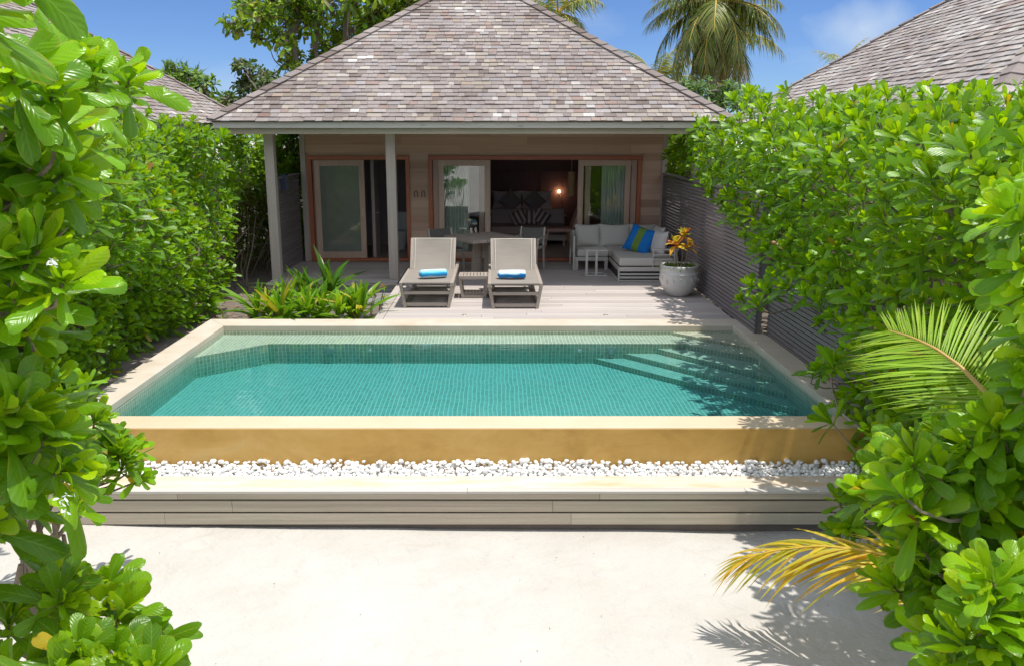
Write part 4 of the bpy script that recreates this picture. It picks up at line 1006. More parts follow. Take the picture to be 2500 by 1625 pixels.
def axes(n, mean, var): return nrm(np.array(mean)[None]+rng.normal(0, var, (n, 3)))
def fill(pts, shift, jit, keep=1.0):
    r = rng.uniform(0, 1, len(pts)) < keep
    return pts[r]+np.array(shift)+rng.normal(0, jit, (r.sum(), 3))
# right hedge
RH = [(1644, 398),(1629, 375),(1694, 288),(1704, 304),(1774, 286),(1804, 278),(1794, 248),(1834, 221),(1904, 246),(2022, 240),(2110, 244),(2210, 228),(2300, 240),(2420, 233),(2520, 238),(2520, 1000),(2400, 990),(2300, 1010),(2210, 1060),(2140, 1120),(2100, 1090),(2072, 1010),(2057, 930),(2082, 850),(2052, 800),(2002, 750),(1952, 715),(1912, 702),(1872, 640),(1822, 590),(1787, 560),(1762, 500),(1722, 460),(1677, 432)]
def dR(px, py):
    X = np.interp(px, [1600, 2050, 2500], [3.06, 3.0, 2.7])+1.25*np.clip((345-py)/125, 0, 1)**1.3*np.clip((px-1700)/200, .25, 1)
    X = X-.36*smoothn(px, py, 85, 11)-.12*smoothn(px, py, 38, 12)
    X = np.where(py > 600, np.minimum(X, 3.1), X)
    return np.clip(X*F/(px-VX), 3.0, 14.6)
p0, qx, qy = scatter(RH, dR, .2, .58, 21, 9000)
small = [(1815,735),(1850,748),(1835,700),(1880,715),(2000,905),(1985,915),(2035,885),(2045,905),(2000,1140),(2025,1150),(1985,1128),(2085,1160)]
ps = np.array([atY(x, y, 2.86*F/(x-VX)) for x, y in small])
front = np.concatenate([p0, ps])
back = np.concatenate([fill(p0, (.32, .05, -.10), .08), fill(p0, (.6, .1, -.14), .14, .8), fill(p0, (1.0, .1, -.25), .2, .6)])
back = back[(back[:, 0] > 3.35) | (back[:, 1] < 6.3) | (back[:, 2] > 1.75)]
pts = np.concatenate([front, back]); n0, n1 = len(front), len(back)
ax = np.concatenate([axes(n0, (-.50, -.42, .72), .20), axes(n1, (-.3, -.2, .9), .45)])
top = pts[:, 2] > 2.55; ax[top] = nrm(ax[top]+np.array((.1, .1, .9)))
sz = np.concatenate([rng.uniform(.16, .235, n0), rng.uniform(.17, .24, n1)])
GR = 'sea lettuce shrubs along the right side'
build_shrubs(pts, ax, sz, [2.0, 4.6, 5.9, 7.4, 9.2, 11.4, 20],
 ['tall bright green sea lettuce shrub above the green palm frond at the right edge',
  'sea lettuce shrub rising over the green palm frond, below the neighbour roof corner',
  'sea lettuce shrub beside the near right corner of the pool, over the low slats',
  'sea lettuce shrub hanging over the slat fence beside the pool steps',
  'sea lettuce shrub overhanging the slat fence just in front of the white planter',
  'farthest sea lettuce shrub at the right, by the villa eave end'], GR, 1, ZT, pal_shrub(.005), bx=None)
# left hedge
LH = [(235, 296),(300, 284),(360, 302),(430, 296),(500, 322),(560, 334),(640, 334),(735, 340),(738, 430),(690, 440),(650, 470),(582, 450),(577, 480),(557, 600),(562, 700),(492, 772),(442, 800),(302, 880),(190, 985),(90, 1060),(-20, 1100),(-20, 284)]
def dL(px, py):
    X = np.interp(px, [0, 200, 430], [3.3, 3.35, 3.98])
    X = np.where(py > 560, np.maximum(X, np.interp(py, [560, 700], [3.4, 4.0])), X)
    X = X-.32*smoothn(px, py, 85, 31)-.10*smoothn(px, py, 38, 32)+.9*np.clip((360-py)/90, 0, 1)**1.3*np.clip((520-px)/120, 0, 1)
    X = np.where(px > 545, 4.2+.75*np.clip((px-545)/60, 0, 1)*np.clip((560-py)/120, .15, 1)-.16*smoothn(px, py, 50, 33), X)
    X = np.where(py > 640, np.maximum(X, 3.98), X)
    return np.clip(X*F/(VX-px), 4.5, 20)
p0, qx, qy = scatter(LH, dL, .19, .55, 22, 9000)
back = np.concatenate([fill(p0, (-.32, .05, -.08), .08), fill(p0, (-.6, .1, -.1), .14, .8), fill(p0, (-1.0, .1, -.2), .2, .6)])
pts = np.concatenate([p0, back]); n0, n1 = len(p0), len(back)
pts = pts[~((pts[:, 0] > -4.0) & (pts[:, 1] > 13.4))]
ax = axes(len(pts), (.48, -.40, .74), .22); ax[pts[:, 2] > 2.4] = nrm(ax[pts[:, 2] > 2.4]+np.array((0, .1, .8)))
sz = rng.uniform(.145, .215, len(pts))
build_shrubs(pts, ax, sz, [3.0, 7.6, 9.4, 11.3, 13.2, 15.3, 30],
 ['sea lettuce shrub at the left edge, behind the large foreground leaves',
  'sea lettuce shrub beside the near half of the left pool rim',
  'sea lettuce shrub beside the far left corner of the pool',
  'sea lettuce shrub at the left below the villa eave corner, above the shaded path',
  'sea lettuce shrub standing left of the corner post of the villa',
  'sea lettuce shrub between the corner post and villa wall, above the slat screen'], 'sea lettuce shrubs along the left side', -1, ZT, pal_shrub(.005, .95), nl=20)
# shaded understorey at the far left, bare twigs and dry leaves
US = [(560,450),(690,450),(700,640),(640,760),(540,770),(520,700),(560,600)]
def dU(px, py): return np.clip(4.75*F/(VX-px)+.5*smoothn(px, py, 40, 41), 12.6, 19)
p0, qx, qy = scatter(US, dU, .17, .46, 23, 3000); p0 = p0[p0[:, 2] > ZT+.1]
pts = np.concatenate([p0, fill(p0, (-.35, .3, 0), .15, .9), fill(p0, (-.9, .6, 0), .2, .9)])
t = thing('shrub', 'dark twiggy undergrowth with dry brown leaves left of the corner post', 'shrub', (-5.2, 14.6, ZT))
P, T = rosettes(pts, axes(len(pts), (.3, -.3, .5), .6), rng.uniform(.10, .17, len(pts)), 9, pal([(.08,.18,.015), (.13,.27,.012), (.06,.12,.015), (.20,.34,.015), (.22,.14,.06), (.13,.08,.04)], .3), 5, 3)
grid_mesh('foliage', P, T, 'leaf_dull', t)
mb = MB()
for i in range(110):
    x, y = rng.uniform(-6.2, -4.25), rng.uniform(12.6, 16.5); q = [np.array((x, y, ZT-.02))]; dd = rng.normal(0, .25, 3); dd[2] = 1
    for k in range(4): q.append(q[-1]+nrm(dd)*rng.uniform(.22, .42)); dd = dd+rng.normal(0, .35, 3)
    mb.tube(q, [.016, .013, .010, .008, .005], 5)
obj('stem', mb, 'twig', t, True)
mb = MB()
for i in range(420):
    x, y = rng.uniform(-4.6, -3.0), rng.uniform(10.9, 14.0); a = rng.uniform(0, 6.28); l = rng.uniform(.03, .07); z = ZT+.004
    c, s = math.cos(a)*l, math.sin(a)*l; mb.quad((x-c, y-s, z), (x+s*.35, y-c*.35, z+rng.uniform(0, .02)), (x+c, y+s, z+rng.uniform(0, .02)), (x-s*.35, y+c*.35, z))
plain('dry_leaf', (.26,.18,.12), .9, 9, .4)
struct(obj('leaf_litter', mb, 'dry_leaf'), 'stuff')
p0, qx, qy = scatter([(640,300),(775,300),(775,680),(640,680)], lambda px, py: 17.6+.4*smoothn(px, py, 20, 6), .2, .5, 27, 1500)
pts = np.concatenate([p0, fill(p0, (-.1, .4, 0), .15), fill(p0, (-.1, .9, 0), .2)])
build_shrubs(pts, axes(len(pts), (.1, -.5, .75), .4), rng.uniform(.16, .22, len(pts)), [10, 40], ['shrub behind the slat screen and the left corner of the villa wall'], None, -1, ZT, pal_shrub(.01, .9), nl=15)
# shrub behind the villa at the right eave gap
def dG(px, py): return 18.2+.4*smoothn(px, py, 20, 5)
p0, qx, qy = scatter([(1622,325),(1720,325),(1720,470),(1640,470)], dG, .2, .5, 24, 900)
pts = np.concatenate([p0, fill(p0, (.1, .5, 0), .15), fill(p0, (.1, 1.0, 0), .2)])
build_shrubs(pts, axes(len(pts), (-.2, -.5, .7), .4), rng.uniform(.16, .24, len(pts)), [10, 40], ['dark green shrub glimpsed behind the villa corner above the fence end'], None, 1, ZT, pal_shrub(.01, .8), nl=13)

# ------------------------------------------------------------------ foreground shrubs
def dep(base, amp, s, seed): return lambda px, py: base+amp*smoothn(px, py, s, seed)
def fore(poly, dfn, leaf, spacing, seed, mean, var, lab, group, ground, base, nl=19, extra=(), backs=((-.18, .25, -.03), (-.4, .55, -.08)), yellow=.007, bright=1.05):
    p0, qx, qy = scatter(poly, dfn, leaf, spacing, seed, 5000)
    if len(extra): p0 = np.concatenate([p0, np.array([atY(*e) for e in extra])])
    sg = -1 if base[0] < 0 else 1
    lst = [p0]+[fill(p0, b, .06) for b in backs]+[fill(p0, (sg*.5, .05, -.05), .12, .8), fill(p0, (sg*.85, .2, -.1), .16, .7)]
    pts = np.concatenate(lst); n = len(pts)
    ax = axes(n, mean, var)
    t = thing('shrub', lab, 'shrub', (*base, ground), 0, group)
    sz = rng.uniform(.85, 1.15, n)*leaf
    P, T = rosettes(pts, ax, sz, nl, pal_shrub(yellow, bright), 9, 5, 'obovate', (8, 92), .95, .12, .18, (-.02, .40), .40, .08)
    grid_mesh('foliage', P, T, 'leaf', t)
    roots = np.stack([np.full(10, base[0])+rng.normal(0, .15, 10), base[1]+rng.normal(0, .25, 10), rng.uniform(ground+.4, max(ground+.7, pts[:, 2].max()-.5), 10)], -1)
    mb = stems_mb(pts, ax, sz, roots, .0075)
    for q in roots: b = np.array((base[0]+rng.uniform(-.08, .08), base[1]+rng.uniform(-.08, .08), ground-.03)); mb.tube([b, (b+q)/2+rng.normal(0, .05, 3), q], [.024, .018, .011], 7)
    obj('stem', mb, 'twig', t, True)
    return t, pts
GL = 'large leaved sea lettuce shrubs in the foreground'
FL1 = [(-160,-160),(-30,-160),(-45,-60),(-50,0),(-60,60),(-160,60)]
fore(FL1, dep(1.62, .1, 60, 51), .20, .50, 51, (.5, -.2, .8), .3, 'nearest blurry broad leaves in the top left corner of the photo', GL, ZS, (-2.0, 1.7), 18, backs=((-.12, .1, -.02),))
FL2 = [(-60,190),(30,190),(90,190),(150,205),(180,225),(170,300),(120,360),(110,480),(95,560),(110,640),(95,760),(70,850),(50,930),(20,960),(-60,980)]
tA, ptsA = fore(FL2, dep(2.55, .28, 110, 52), .21, .47, 52, (.50, -.35, .72), .32, 'tall bright foreground shrub filling the left edge, one tip reaching over the left roof', GL, ZS, (-2.5, 2.7), 18, extra=((312,205,3.1),(230,200,3.0),(165,175,2.9),(150,430,2.6),(150,700,2.4)), bright=1.1)
FL3 = [(-60,1000),(60,1020),(110,1075),(175,1110),(190,1150),(160,1170),(110,1190),(60,1260),(-60,1300)]
tB, ptsB = fore(FL3, dep(2.45, .2, 100, 53), .235, .46, 53, (.62, -.30, .58), .34, 'broad leaved foreground shrub pointing at the left end of the timber step', GL, ZS, (-2.4, 2.6), 18, bright=1.0)
FL4 = [(110,1670),(130,1620),(190,1600),(260,1605),(330,1625),(380,1660),(390,1710),(60,1710)]
fore(FL4, dep(2.25, .12, 70, 54), .20, .45, 54, (.3, -.35, .85), .28, 'dark green low foreground shrub in the bottom left corner over the sand', GL, ZS, (-1.3, 2.3), 18, yellow=.01, bright=.9)
# a shrub on the sand further back at the left : throws the shadow seen on the sand
p0 = np.concatenate([rng.normal((-3.0, 5.0, .5), (.2, .22, .18), (26, 3)), rng.normal((-2.60, 5.2, .22), (.08, .15, .10), (12, 3))]); p0 = p0[p0[:, 2] > .12]
build_shrubs(p0, axes(len(p0), (.4, -.2, .85), .45), rng.uniform(.17, .23, len(p0)), [0, 20], ['shrub on the sand near the left step end, half hidden by foreground leaves'], None, -1, ZS, pal_shrub(.02), bx=-3.1)
FR1 = [(2250,1130),(2330,1080),(2430,1060),(2560,1020),(2560,1700),(2330,1700),(2290,1600),(2310,1500),(2270,1430),(2240,1390),(2250,1300),(2220,1240),(2190,1210),(2200,1150)]
fore(FR1, dep(3.05, .28, 110, 55), .225, .46, 55, (-.55, -.35, .72), .34, 'glossy broad leaved foreground shrub under the green palm frond at the right', GL, ZS, (2.75, 3.4), 18, backs=((.2, .25, -.03), (.45, .5, -.08)), extra=((2190,1440,3.2),(2120,1215,3.4)), bright=1.05)
FR2 = [(2480,480),(2560,460),(2560,980),(2500,930),(2480,820),(2500,700),(2480,560)]
fore(FR2, dep(2.9, .2, 90, 56), .185, .50, 56, (-.55, -.35, .75), .3, 'large yellow green leaves at the right edge beside the palm frond base', GL, ZS, (2.7, 2.9), 18, backs=((.2, .25, -.03),), bright=1.15, yellow=.015)
FR3 = [(2330,1480),(2420,1420),(2560,1400),(2560,1700),(2300,1700)]
fore(FR3, dep(2.45, .12, 70, 57), .20, .46, 57, (-.45, -.4, .8), .3, 'light green low shrub in the bottom right corner', GL, ZS, (2.5, 2.6), 18, backs=((.15, .15, -.03),))
p0 = rng.normal((2.75, 4.9, .0), (.16, .45, .30), (60, 3)); p0 = p0[(p0[:, 2] > -.5)]
build_shrubs(p0, axes(len(p0), (-.4, -.2, .85), .45), rng.uniform(.17, .23, len(p0)), [0, 20], ['shrub on the sand at the right end of the timber step behind the yellow frond'], None, 1, ZS, pal_shrub(.02), bx=2.95)
# white blossoms
def blossom(root, px, py, d):
    c = atY(px, py, d); n = 10; a = rng.uniform(0, 6.28, n); dd = nrm(np.stack([np.cos(a), np.full(n, -.5), np.sin(a)], -1)+rng.normal(0, .2, (n, 3)))
    P = blades(np.repeat(c[None], n, 0)+rng.normal(0, .008, (n, 3)), dd, nrm(np.cross(dd, rng.normal(0, 1, (n, 3)))), rng.uniform(.011, .019, n), np.full(n, .3), np.full(n, .1), np.zeros(n), 5, 3, 'ellipse', .8)
    grid_mesh('blossom', P, np.full((n, 3), .8), 'flower_white', root)
blossom(tA, 137, 642, 2.2); blossom(tB, 152, 1236, 2.1); blossom(tB, 165, 1212, 2.15)

# ------------------------------------------------------------------ lilies by the pool
def lily(lab, centres, L, npl, pal_, ground=ZT):
    C = np.array(centres); t = thing('lily_clump', lab, 'plant', (C[:, 0].mean(), C[:, 1].mean(), ground), 0, 'strap leaved lilies between path and pool')
    P, T = rosettes(np.c_[C, np.full(len(C), ground+.08)], axes(len(C), (0, -.05, 1), .12), rng.uniform(.85, 1.15, len(C))*L, npl, pal_, 9, 3, 'strap', (4, 58), .80, .20, .35, (.05, .75))
    grid_mesh('foliage', P, T, 'leaf', t)
    mb = MB()
    for c in C: mb.tube([(c[0], c[1], ground-.02), (c[0]+.01, c[1], ground+.07), (c[0], c[1], ground+.14)], [.045, .04, .025], 8)
    obj('stem', mb, 'stone_grey', t, True)
PL = pal([(.17,.38,.012), (.24,.45,.015), (.12,.29,.012), (.28,.46,.02), (.14,.33,.015), (.52,.46,.06), (.20,.42,.015), (.15,.34,.012)], .2)
lily('wide clump of strap leaved lilies, yellowing, at the left of the pool bed', [(-3.15,11.35), (-2.95,11.15), (-2.72,11.45), (-2.6,11.15), (-3.0,11.7), (-2.45,11.3), (-3.3,11.2)], .72, 22, PL)
lily('narrower clump of upright strap leaved lilies beside the deck edge', [(-2.02,11.3), (-1.88,11.2), (-2.15,11.15), (-1.95,11.5)], .74, 20, PL)
lily('tall darker clump of strap leaves in front of the slat screen', [(-2.95,12.4), (-2.75,12.2), (-2.55,12.5), (-2.65,12.75)], .85, 14, pal([(.06,.20,.015), (.09,.25,.02), (.07,.17,.015)], .2))
lily('tiny yellow green sprout by the far left pool corner', [(-3.72,11.0)], .30, 7, pal([(.30,.40,.03), (.45,.42,.05)], .2))
tw = MB()
for i in range(5):
    x = -1.72+rng.normal(0, .06); y = 11.35+rng.normal(0, .12); q = [(x, y, ZT), (x+.03, y, ZT+.2), (x+.08, y-.03, ZT+.38)]; tw.tube(q, [.008, .006, .004], 5)
t = thing('croton_plant', 'straggly little plant with orange tinged leaves at the deck edge', 'plant', (-1.7, 11.35, ZT)); obj('stem', tw, 'twig', t, True)
C = np.array([(-1.66+rng.normal(0, .07), 11.33+rng.normal(0, .12), ZT+.36+rng.normal(0, .05)) for i in range(7)])
P, T = rosettes(C, axes(7, (.2, -.2, 1), .4), rng.uniform(.08, .13, 7), 7, pal([(.45,.30,.04), (.40,.16,.05), (.30,.36,.04), (.14,.30,.03)]), 6, 3, 'lance', (20, 110), 1.1, .3); grid_mesh('foliage', P, T, 'leaf_dull', t)

# ------------------------------------------------------------------ palms
def curve_pts(ctrl, n):
    c = np.array(ctrl, float); t = np.linspace(0, 1, len(c)); tt = np.linspace(0, 1, n)
    # smooth (quadratic B-spline like) resample
    out_ = np.stack([np.interp(tt, t, c[:, k]) for k in range(3)], -1)
    for _ in range(3): out_[1:-1] = (out_[:-2]+2*out_[1:-1]+out_[2:])/4
    return out_
def leaflets(pts, up, n, L, a0, a1, droop, w, t0=.08, lift=.12, jit=.05, sides=(1, -1), lp=(.65, 1, .35)):
    m = len(pts); ts = np.linspace(t0, .995, n); ix = ts*(m-1); i0 = np.clip(ix.astype(int), 0, m-2); fr_ = (ix-i0)[:, None]
    p = pts[i0]*(1-fr_)+pts[i0+1]*fr_; T = nrm(np.gradient(pts, axis=0)); T = nrm(T[i0]*(1-fr_)+T[i0+1]*fr_)
    U = np.array(up, float)[None]; U = nrm(U-(U*T).sum(-1, keepdims=True)*T); Sd = np.cross(T, U)
    B_, D_, N_, L_ = [], [], [], []
    for s in sides:
        a = np.radians(a0+(a1-a0)*ts)+rng.normal(0, jit, n)
        d = nrm(s*Sd*np.cos(a)[:, None]+T*np.sin(a)[:, None]+U*lift+rng.normal(0, jit, (n, 3)))
        B_.append(p); D_.append(d); N_.append(nrm(U-(U*d).sum(-1, keepdims=True)*d)); L_.append(L*np.interp(ts, [0, .4, 1], lp)*rng.uniform(.88, 1.08, n))
    B_, D_, N_, L_ = map(np.concatenate, (B_, D_, N_, L_)); k = len(L_)
    return blades(B_, D_, N_, L_, rng.uniform(.0, .12, k), rng.uniform(.2, .6, k), droop*rng.uniform(.5, 1.3, k), 6, 3, 'lance', w)
yp_ = thing('coconut_palm', 'young coconut palm in the right shrubs, one green frond and one yellow drooping frond', 'palm', (3.0, 4.35, ZS))
def near_frond(ctrl, up, n, L, a0, a1, droop, w, cols, stalk, label, lift=.1, lp=(.65, 1, .35), jit=.05):
    pts = curve_pts([atY(*c) for c in ctrl], 40)
    P = leaflets(pts, up, n, L, a0, a1, droop, w, .02, lift, jit, lp=lp)
    o = grid_mesh('frond', P, pal(cols, .18)(np.zeros(len(P))), 'palm_leaf', yp_); o['label'] = label
    mb = MB(); mb.tube(pts, np.linspace(.013, .003, len(pts)), 6)
    b = np.array((3.0, 4.35, ZS+.45)); mb.tube([b, (b+pts[0])/2+np.array((0, 0, .12)), pts[0]], [.03, .02, .013], 7)
    r_ = obj('rachis', mb, stalk, o); shift(r_, yp_); return o
plain('stalk_orange', (.52,.33,.09), .6, 12, .2); plain('stalk_yellow', (.60,.40,.05), .6, 12, .2)
near_frond([(2445,1010,3.2),(2412,964,3.3),(2345,893,3.45),(2285,850,3.6),(2225,822,3.75),(2170,806,3.9)], (-.25, -.75, .55), 66, .45, 14, 62, .05, .10, [(.24,.42,.02), (.32,.52,.02), (.40,.54,.05), (.28,.46,.02)], 'stalk_orange', 'green frond with an orange midrib fanned over the shrubs', .06, (.75, 1, .45), .03)
near_frond([(2300,1480,4.0),(2260,1400,4.05),(2190,1360,4.15),(2100,1340,4.3),(2000,1330,4.4),(1890,1342,4.5),(1815,1362,4.55)], (.0, -.2, 1), 60, .52, 46, 74, .26, .21, [(.68,.50,.025), (.74,.56,.04), (.46,.47,.03), (.70,.44,.035), (.56,.50,.04)], 'stalk_yellow', 'yellow drooping frond over the sand', -.12, (.75, 1, .5), .09)
mb = MB(); mb.tube([(3.0, 4.35, ZS-.03), (3.0, 4.35, ZS+.25), (2.99, 4.34, ZS+.5)], [.09, .075, .045], 10); obj('stem', mb, 'bark', yp_, True)
def far_palm(lab, base, top, nf, L, seed, elev=(75, -35), tmin=.02, cols=None, group=None, dead=0, lean=0, ring=None, crownz=0, nlf=44):
    global rng
    keep = rng; rng = np.random.default_rng(seed)
    t = thing('coconut_palm', lab, 'palm', tuple(base), 0, group)
    base, top = np.array(base, float), np.array(top, float)
    mb = MB(); mid = (base+top)/2+np.array((lean, 0, 0)); pp = curve_pts([base, mid, top], 16); mb.tube(pp, np.linspace(.22, .13, 16), 12); obj('trunk', mb, 'palm_trunk', t, True, smooth=True)
    for i in range(nf):
        f = i/nf; az = i*2.39996+rng.normal(0, .2); e = math.radians(elev[0]+(elev[1]-elev[0])*f+rng.normal(0, 6)); bend = math.radians(rng.uniform(55, 85)*(1-.35*f)); l = L*rng.uniform(.85, 1.1)*(1-.12*f)
        pts = [top+np.array((0, 0, .1))]
        for k in range(24):
            a = e-bend*(k/23)**1.2; a = max(a, math.radians(-86)); pts.append(pts[-1]+np.array((math.cos(az)*math.cos(a), math.sin(az)*math.cos(a), math.sin(a)))*l/24)
        pts = np.array(pts); up = np.array((-math.cos(az)*math.sin(e-.5), -math.sin(az)*math.sin(e-.5), math.cos(e-.5)))
        isd = i >= nf-dead
        P = leaflets(pts, up, nlf, .95, 12, 60, .55+.35*f, .26, .12, -.10, .10)
        c = cols or [(.10,.17,.03), (.15,.22,.035), (.20,.26,.04), (.26,.27,.07), (.33,.28,.12)]
        if isd: c = [(.26,.17,.08), (.22,.15,.07), (.30,.21,.11)]
        o = grid_mesh('frond', P, pal(c, .3)(np.zeros(len(P))), 'palm_leaf', t)
        mb = MB(); mb.tube(pts, np.linspace(.045, .008, len(pts)), 5); r_ = obj('rachis', mb, 'stalk_yellow' if not isd else 'twig', o); shift(r_, t)
    mb = MB()
    for i in range(9):
        a = i*.7; c = top+np.array((math.cos(a)*.28, math.sin(a)*.28, -.25-.12*(i % 3))); v = MB(); mb.lathe([(0,.16),(.08,.13),(.125,.03),(.11,-.08),(.0,-.15)], tuple(c), 10)
    obj('coconut', mb, 'husk', t, True, smooth=True); rng = keep
plain('husk', (.20,.19,.07), .6, 5, .3)
def P_(px, py, d): return tuple(atY(px, py, d))
tp = P_(1748, 12, 36); far_palm('tall coconut palm with hanging fronds against the sky, right of the villa roof', (tp[0]-.15, 36, ZT), tp, 36, 3.7, 101, (70, -75), dead=2, group='coconut palms behind the villas', lean=.1, nlf=64)
tp = P_(1772, 95, 39); far_palm('lower coconut palm partly hidden behind the taller one', (tp[0]+.05, 39, ZT), tp, 13, 3.0, 102, (55, -60), dead=3, group='coconut palms behind the villas')
tp = P_(1362, 40, 40); far_palm('coconut palm with frond tips showing above the right slope of the villa roof', (tp[0], 40, ZT), tp, 13, 2.6, 103, (70, -25), group='coconut palms behind the villas')
tp = P_(1600, 215, 44); far_palm('small coconut palm peeping over the roof slope left of the tall palm', (tp[0], 44, ZT), tp, 11, 3.0, 104, (80, 10), group='coconut palms behind the villas')
tp = P_(2060, 175, 62); far_palm('distant coconut palm whose tips show over the right neighbour roof edge', (tp[0], 62, ZT), tp, 11, 2.9, 105, (75, 0), group='coconut palms behind the villas', nlf=26)
# ------------------------------------------------------------------ trees behind
def tree(name, lab, base, trunk, limbs, clumps, leaf, cols, seed, nl=8, per=14, mat='leaf_dull', prof='obovate', spread=(25, 110), group=None, wscale=1.3):
    global rng
    keep = rng; rng = np.random.default_rng(seed)
    t = thing(name, lab, 'tree', tuple(base), 0, group)
    mb = MB(); mb.tube(curve_pts(trunk, 12), np.linspace(.26, .14, 12), 9)
    for a, b, r in limbs:
        a, b = np.array(a), np.array(b); mid = (a+b)/2+rng.normal(0, .12, 3); q = curve_pts([a, mid, b], 8); mb.tube(q, np.linspace(r, r*.4, 8), 6)
    C = []; A = []
    for c, r, k in clumps:
        c = np.array(c)
        v = nrm(rng.normal(0, 1, (k, 3))); rr = r*rng.uniform(.35, 1, (k, 1))**.6; pos = c+v*rr*np.array((1, 1, .8)); C.append(pos); A.append(nrm(v*.6+np.array((0, 0, .6))+rng.normal(0, .25, (k, 3))))
        for q in pos[:: 3]: mb.tube([c+rng.normal(0, .08, 3), (c+q)/2+rng.normal(0, .08, 3), q], [.03, .02, .01], 4, cap=False)
    obj('trunk', mb, 'bark', t, True)
    C = np.concatenate(C); A = np.concatenate(A)
    P, T = rosettes(C, A, rng.uniform(.75, 1.2, len(C))*leaf, nl, pal(cols, .28), 5, 3, prof, spread, wscale, .2, .4)
    grid_mesh('crown', P, T, mat, t); rng = keep
D0 = 27.0
TC = [((620,40),.62),((575,55),.35),((660,0),.75),((700,60),.62),((690,100),.40),((750,-10),.8),((760,60),.55),((820,0),.8),((840,70),.55),((890,-10),.8),((905,60),.6),((960,-5),.75),((985,30),.5),((1015,5),.5),((800,110),.5),((850,125),.55),((890,110),.45),((780,150),.35),((720,135),.28),((705,160),.20),((740,175),.25),((800,160),.35),((640,90),.30),((940,50),.5),((870,30),.5),((720,20),.5),((600,15),.35)]
rr_ = np.random.default_rng(3)
clumps = [(P_(x, y, D0+rr_.uniform(-1.6, 1.6)), r, int(26*r/.5)) for (x, y), r in TC]+[(P_(x, -60, D0+rr_.uniform(-1, 1)), .9, 30) for x in (640, 720, 800, 880, 960)]
j1, j2 = P_(712, 150, D0), P_(716, 110, D0)
limbs = [(P_(712,190,D0), P_(708,70,D0), .11), (P_(710,110,D0), P_(640,40,D0), .07), (P_(708,90,D0), P_(770,0,D0), .08), (P_(765,120,D0), P_(780,-20,D0), .12), (P_(850,150,D0), P_(848,-30,D0), .16), (P_(850,80,D0), P_(920,0,D0), .09), (P_(880,110,D0), P_(960,40,D0), .07), (P_(640,60,D0), P_(575,55,D0), .04), (P_(710,175,D0), P_(660,120,D0), .03), (P_(770,60,D0), P_(700,20,D0), .05), (P_(740,70,D0), P_(800,30,D0), .04), (P_(870,90,D0), P_(960,90,D0), .04)]
tb = P_(790, 330, D0)
tree('broadleaf_tree', 'tall broadleaf tree with gaps and grey limbs behind the left roof slope', (tb[0], D0, ZT), [(tb[0], D0, ZT), P_(800, 250, D0), P_(850, 130, D0)], limbs+[(P_(800,250,D0), P_(712,180,D0), .13), (P_(805,240,D0), P_(765,110,D0), .12)], clumps, .30, [(.20,.38,.012), (.31,.48,.012), (.12,.23,.02), (.10,.17,.03), (.40,.52,.02), (.22,.18,.10), (.18,.33,.012)], 201)
D1 = 24.0
clumps = [(P_(x, y, D1+rr_.uniform(-.6, .6)), r, int(30*r/.5)) for (x, y), r in [((600,170),.38),((630,190),.42),((660,200),.40),((615,220),.42),((650,240),.45),((590,210),.25),((690,230),.38),((560,245),.16),((600,260),.35),((580,160),.18)]]
tb = P_(640, 330, D1)
tree('small_tree', 'small dark leaved tree just above the left end of the villa roof', (tb[0], D1, ZT), [(tb[0], D1, ZT), P_(640, 300, D1), P_(630, 230, D1)], [(P_(632,250,D1), P_(600,180,D1), .05), (P_(635,240,D1), P_(665,205,D1), .05)], clumps, .20, [(.05,.10,.025), (.07,.12,.03), (.10,.14,.04), (.14,.13,.06), (.06,.13,.02)], 202)
D2 = 25.0
clumps = [(P_(x, y, D2+rr_.uniform(-.8, .8)), r, int(22*r/.5)) for (x, y), r in [((425,185),.5),((460,195),.55),((490,215),.55),((440,220),.6),((520,245),.5),((550,255),.4),((480,250),.6),((410,210),.5)]]
tb = P_(450, 330, D2)
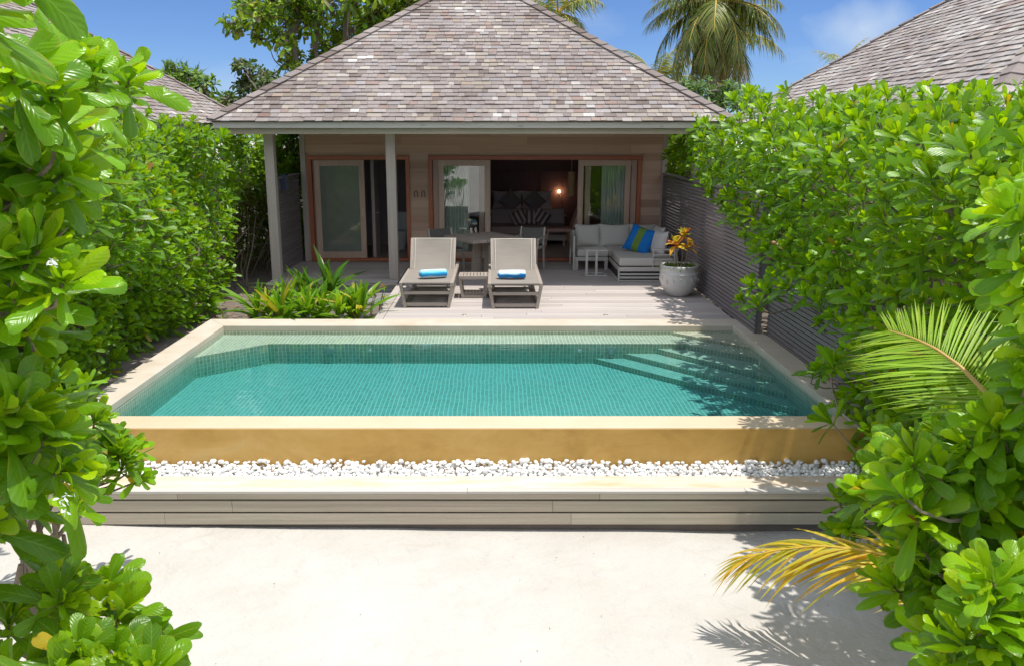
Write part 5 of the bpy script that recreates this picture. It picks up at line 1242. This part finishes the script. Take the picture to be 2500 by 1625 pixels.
tree('broadleaf_tree', 'round green tree top rising behind the left neighbour roof', (tb[0], D2, ZT), [(tb[0], D2, ZT), P_(450, 280, D2), P_(455, 220, D2)], [(P_(455,240,D2), P_(420,190,D2), .06), (P_(455,240,D2), P_(510,235,D2), .06)], clumps, .24, [(.10,.22,.02), (.15,.28,.025), (.07,.15,.02), (.18,.30,.04)], 203)
t = thing('screw_pine', 'spiky leaved screw pine crown on the skyline behind the left neighbour roof', 'tree', (P_(430, 330, 25.6)[0], 25.6, ZT))
C = np.array([P_(x, y, 25.6+k*.1) for k, (x, y) in enumerate(((405,178),(430,172),(455,178),(480,190),(440,190)))]); P, T = rosettes(C, axes(5, (0, 0, 1), .2), np.full(5, .62), 34, pal([(.12,.20,.06), (.16,.24,.08), (.09,.16,.04)]), 6, 3, 'lance', (8, 100), .32, .35); grid_mesh('crown', P, T, 'leaf_dull', t)
mb = MB(); b0 = np.array((P_(430, 330, 25.6)[0], 25.6, ZT)); mb.tube([b0, b0+np.array((0, 0, 2.5)), C[1]], [.14, .12, .08], 8)
for c in C: mb.tube([b0+np.array((0, 0, 2.6)), (b0+np.array((0, 0, 2.6))+c)/2, c], [.08, .07, .05], 6)
obj('trunk', mb, 'bark', t, True)
D3 = 27.0
for k, (lab, cl) in enumerate((('bushy blue green shrub behind the villa roof, under the tall palm trunk', [((1700,235),.5),((1735,225),.55),((1690,215),.4),((1760,240),.5),((1665,210),.3)]), ('bushy shrub on the skyline between the villa roof and the right hedge', [((1800,235),.55),((1840,250),.5),((1780,225),.45),((1870,255),.4)]))):
    c0 = cl[1][0]; tb = P_(c0[0], 330, D3)
    tree('small_tree', lab, (tb[0], D3, ZT), [(tb[0], D3, ZT), P_(c0[0], 300, D3), P_(c0[0], 250, D3)], [], [(P_(x, y, D3+rr_.uniform(-.5, .5)), r, int(24*r/.5)) for (x, y), r in cl], .26, [(.08,.20,.06), (.12,.25,.06), (.16,.28,.05), (.09,.17,.08)], 210+k, wscale=.8)
print('objects', len(bpy.data.objects), 'verts', sum(len(m.vertices) for m in bpy.data.meshes))
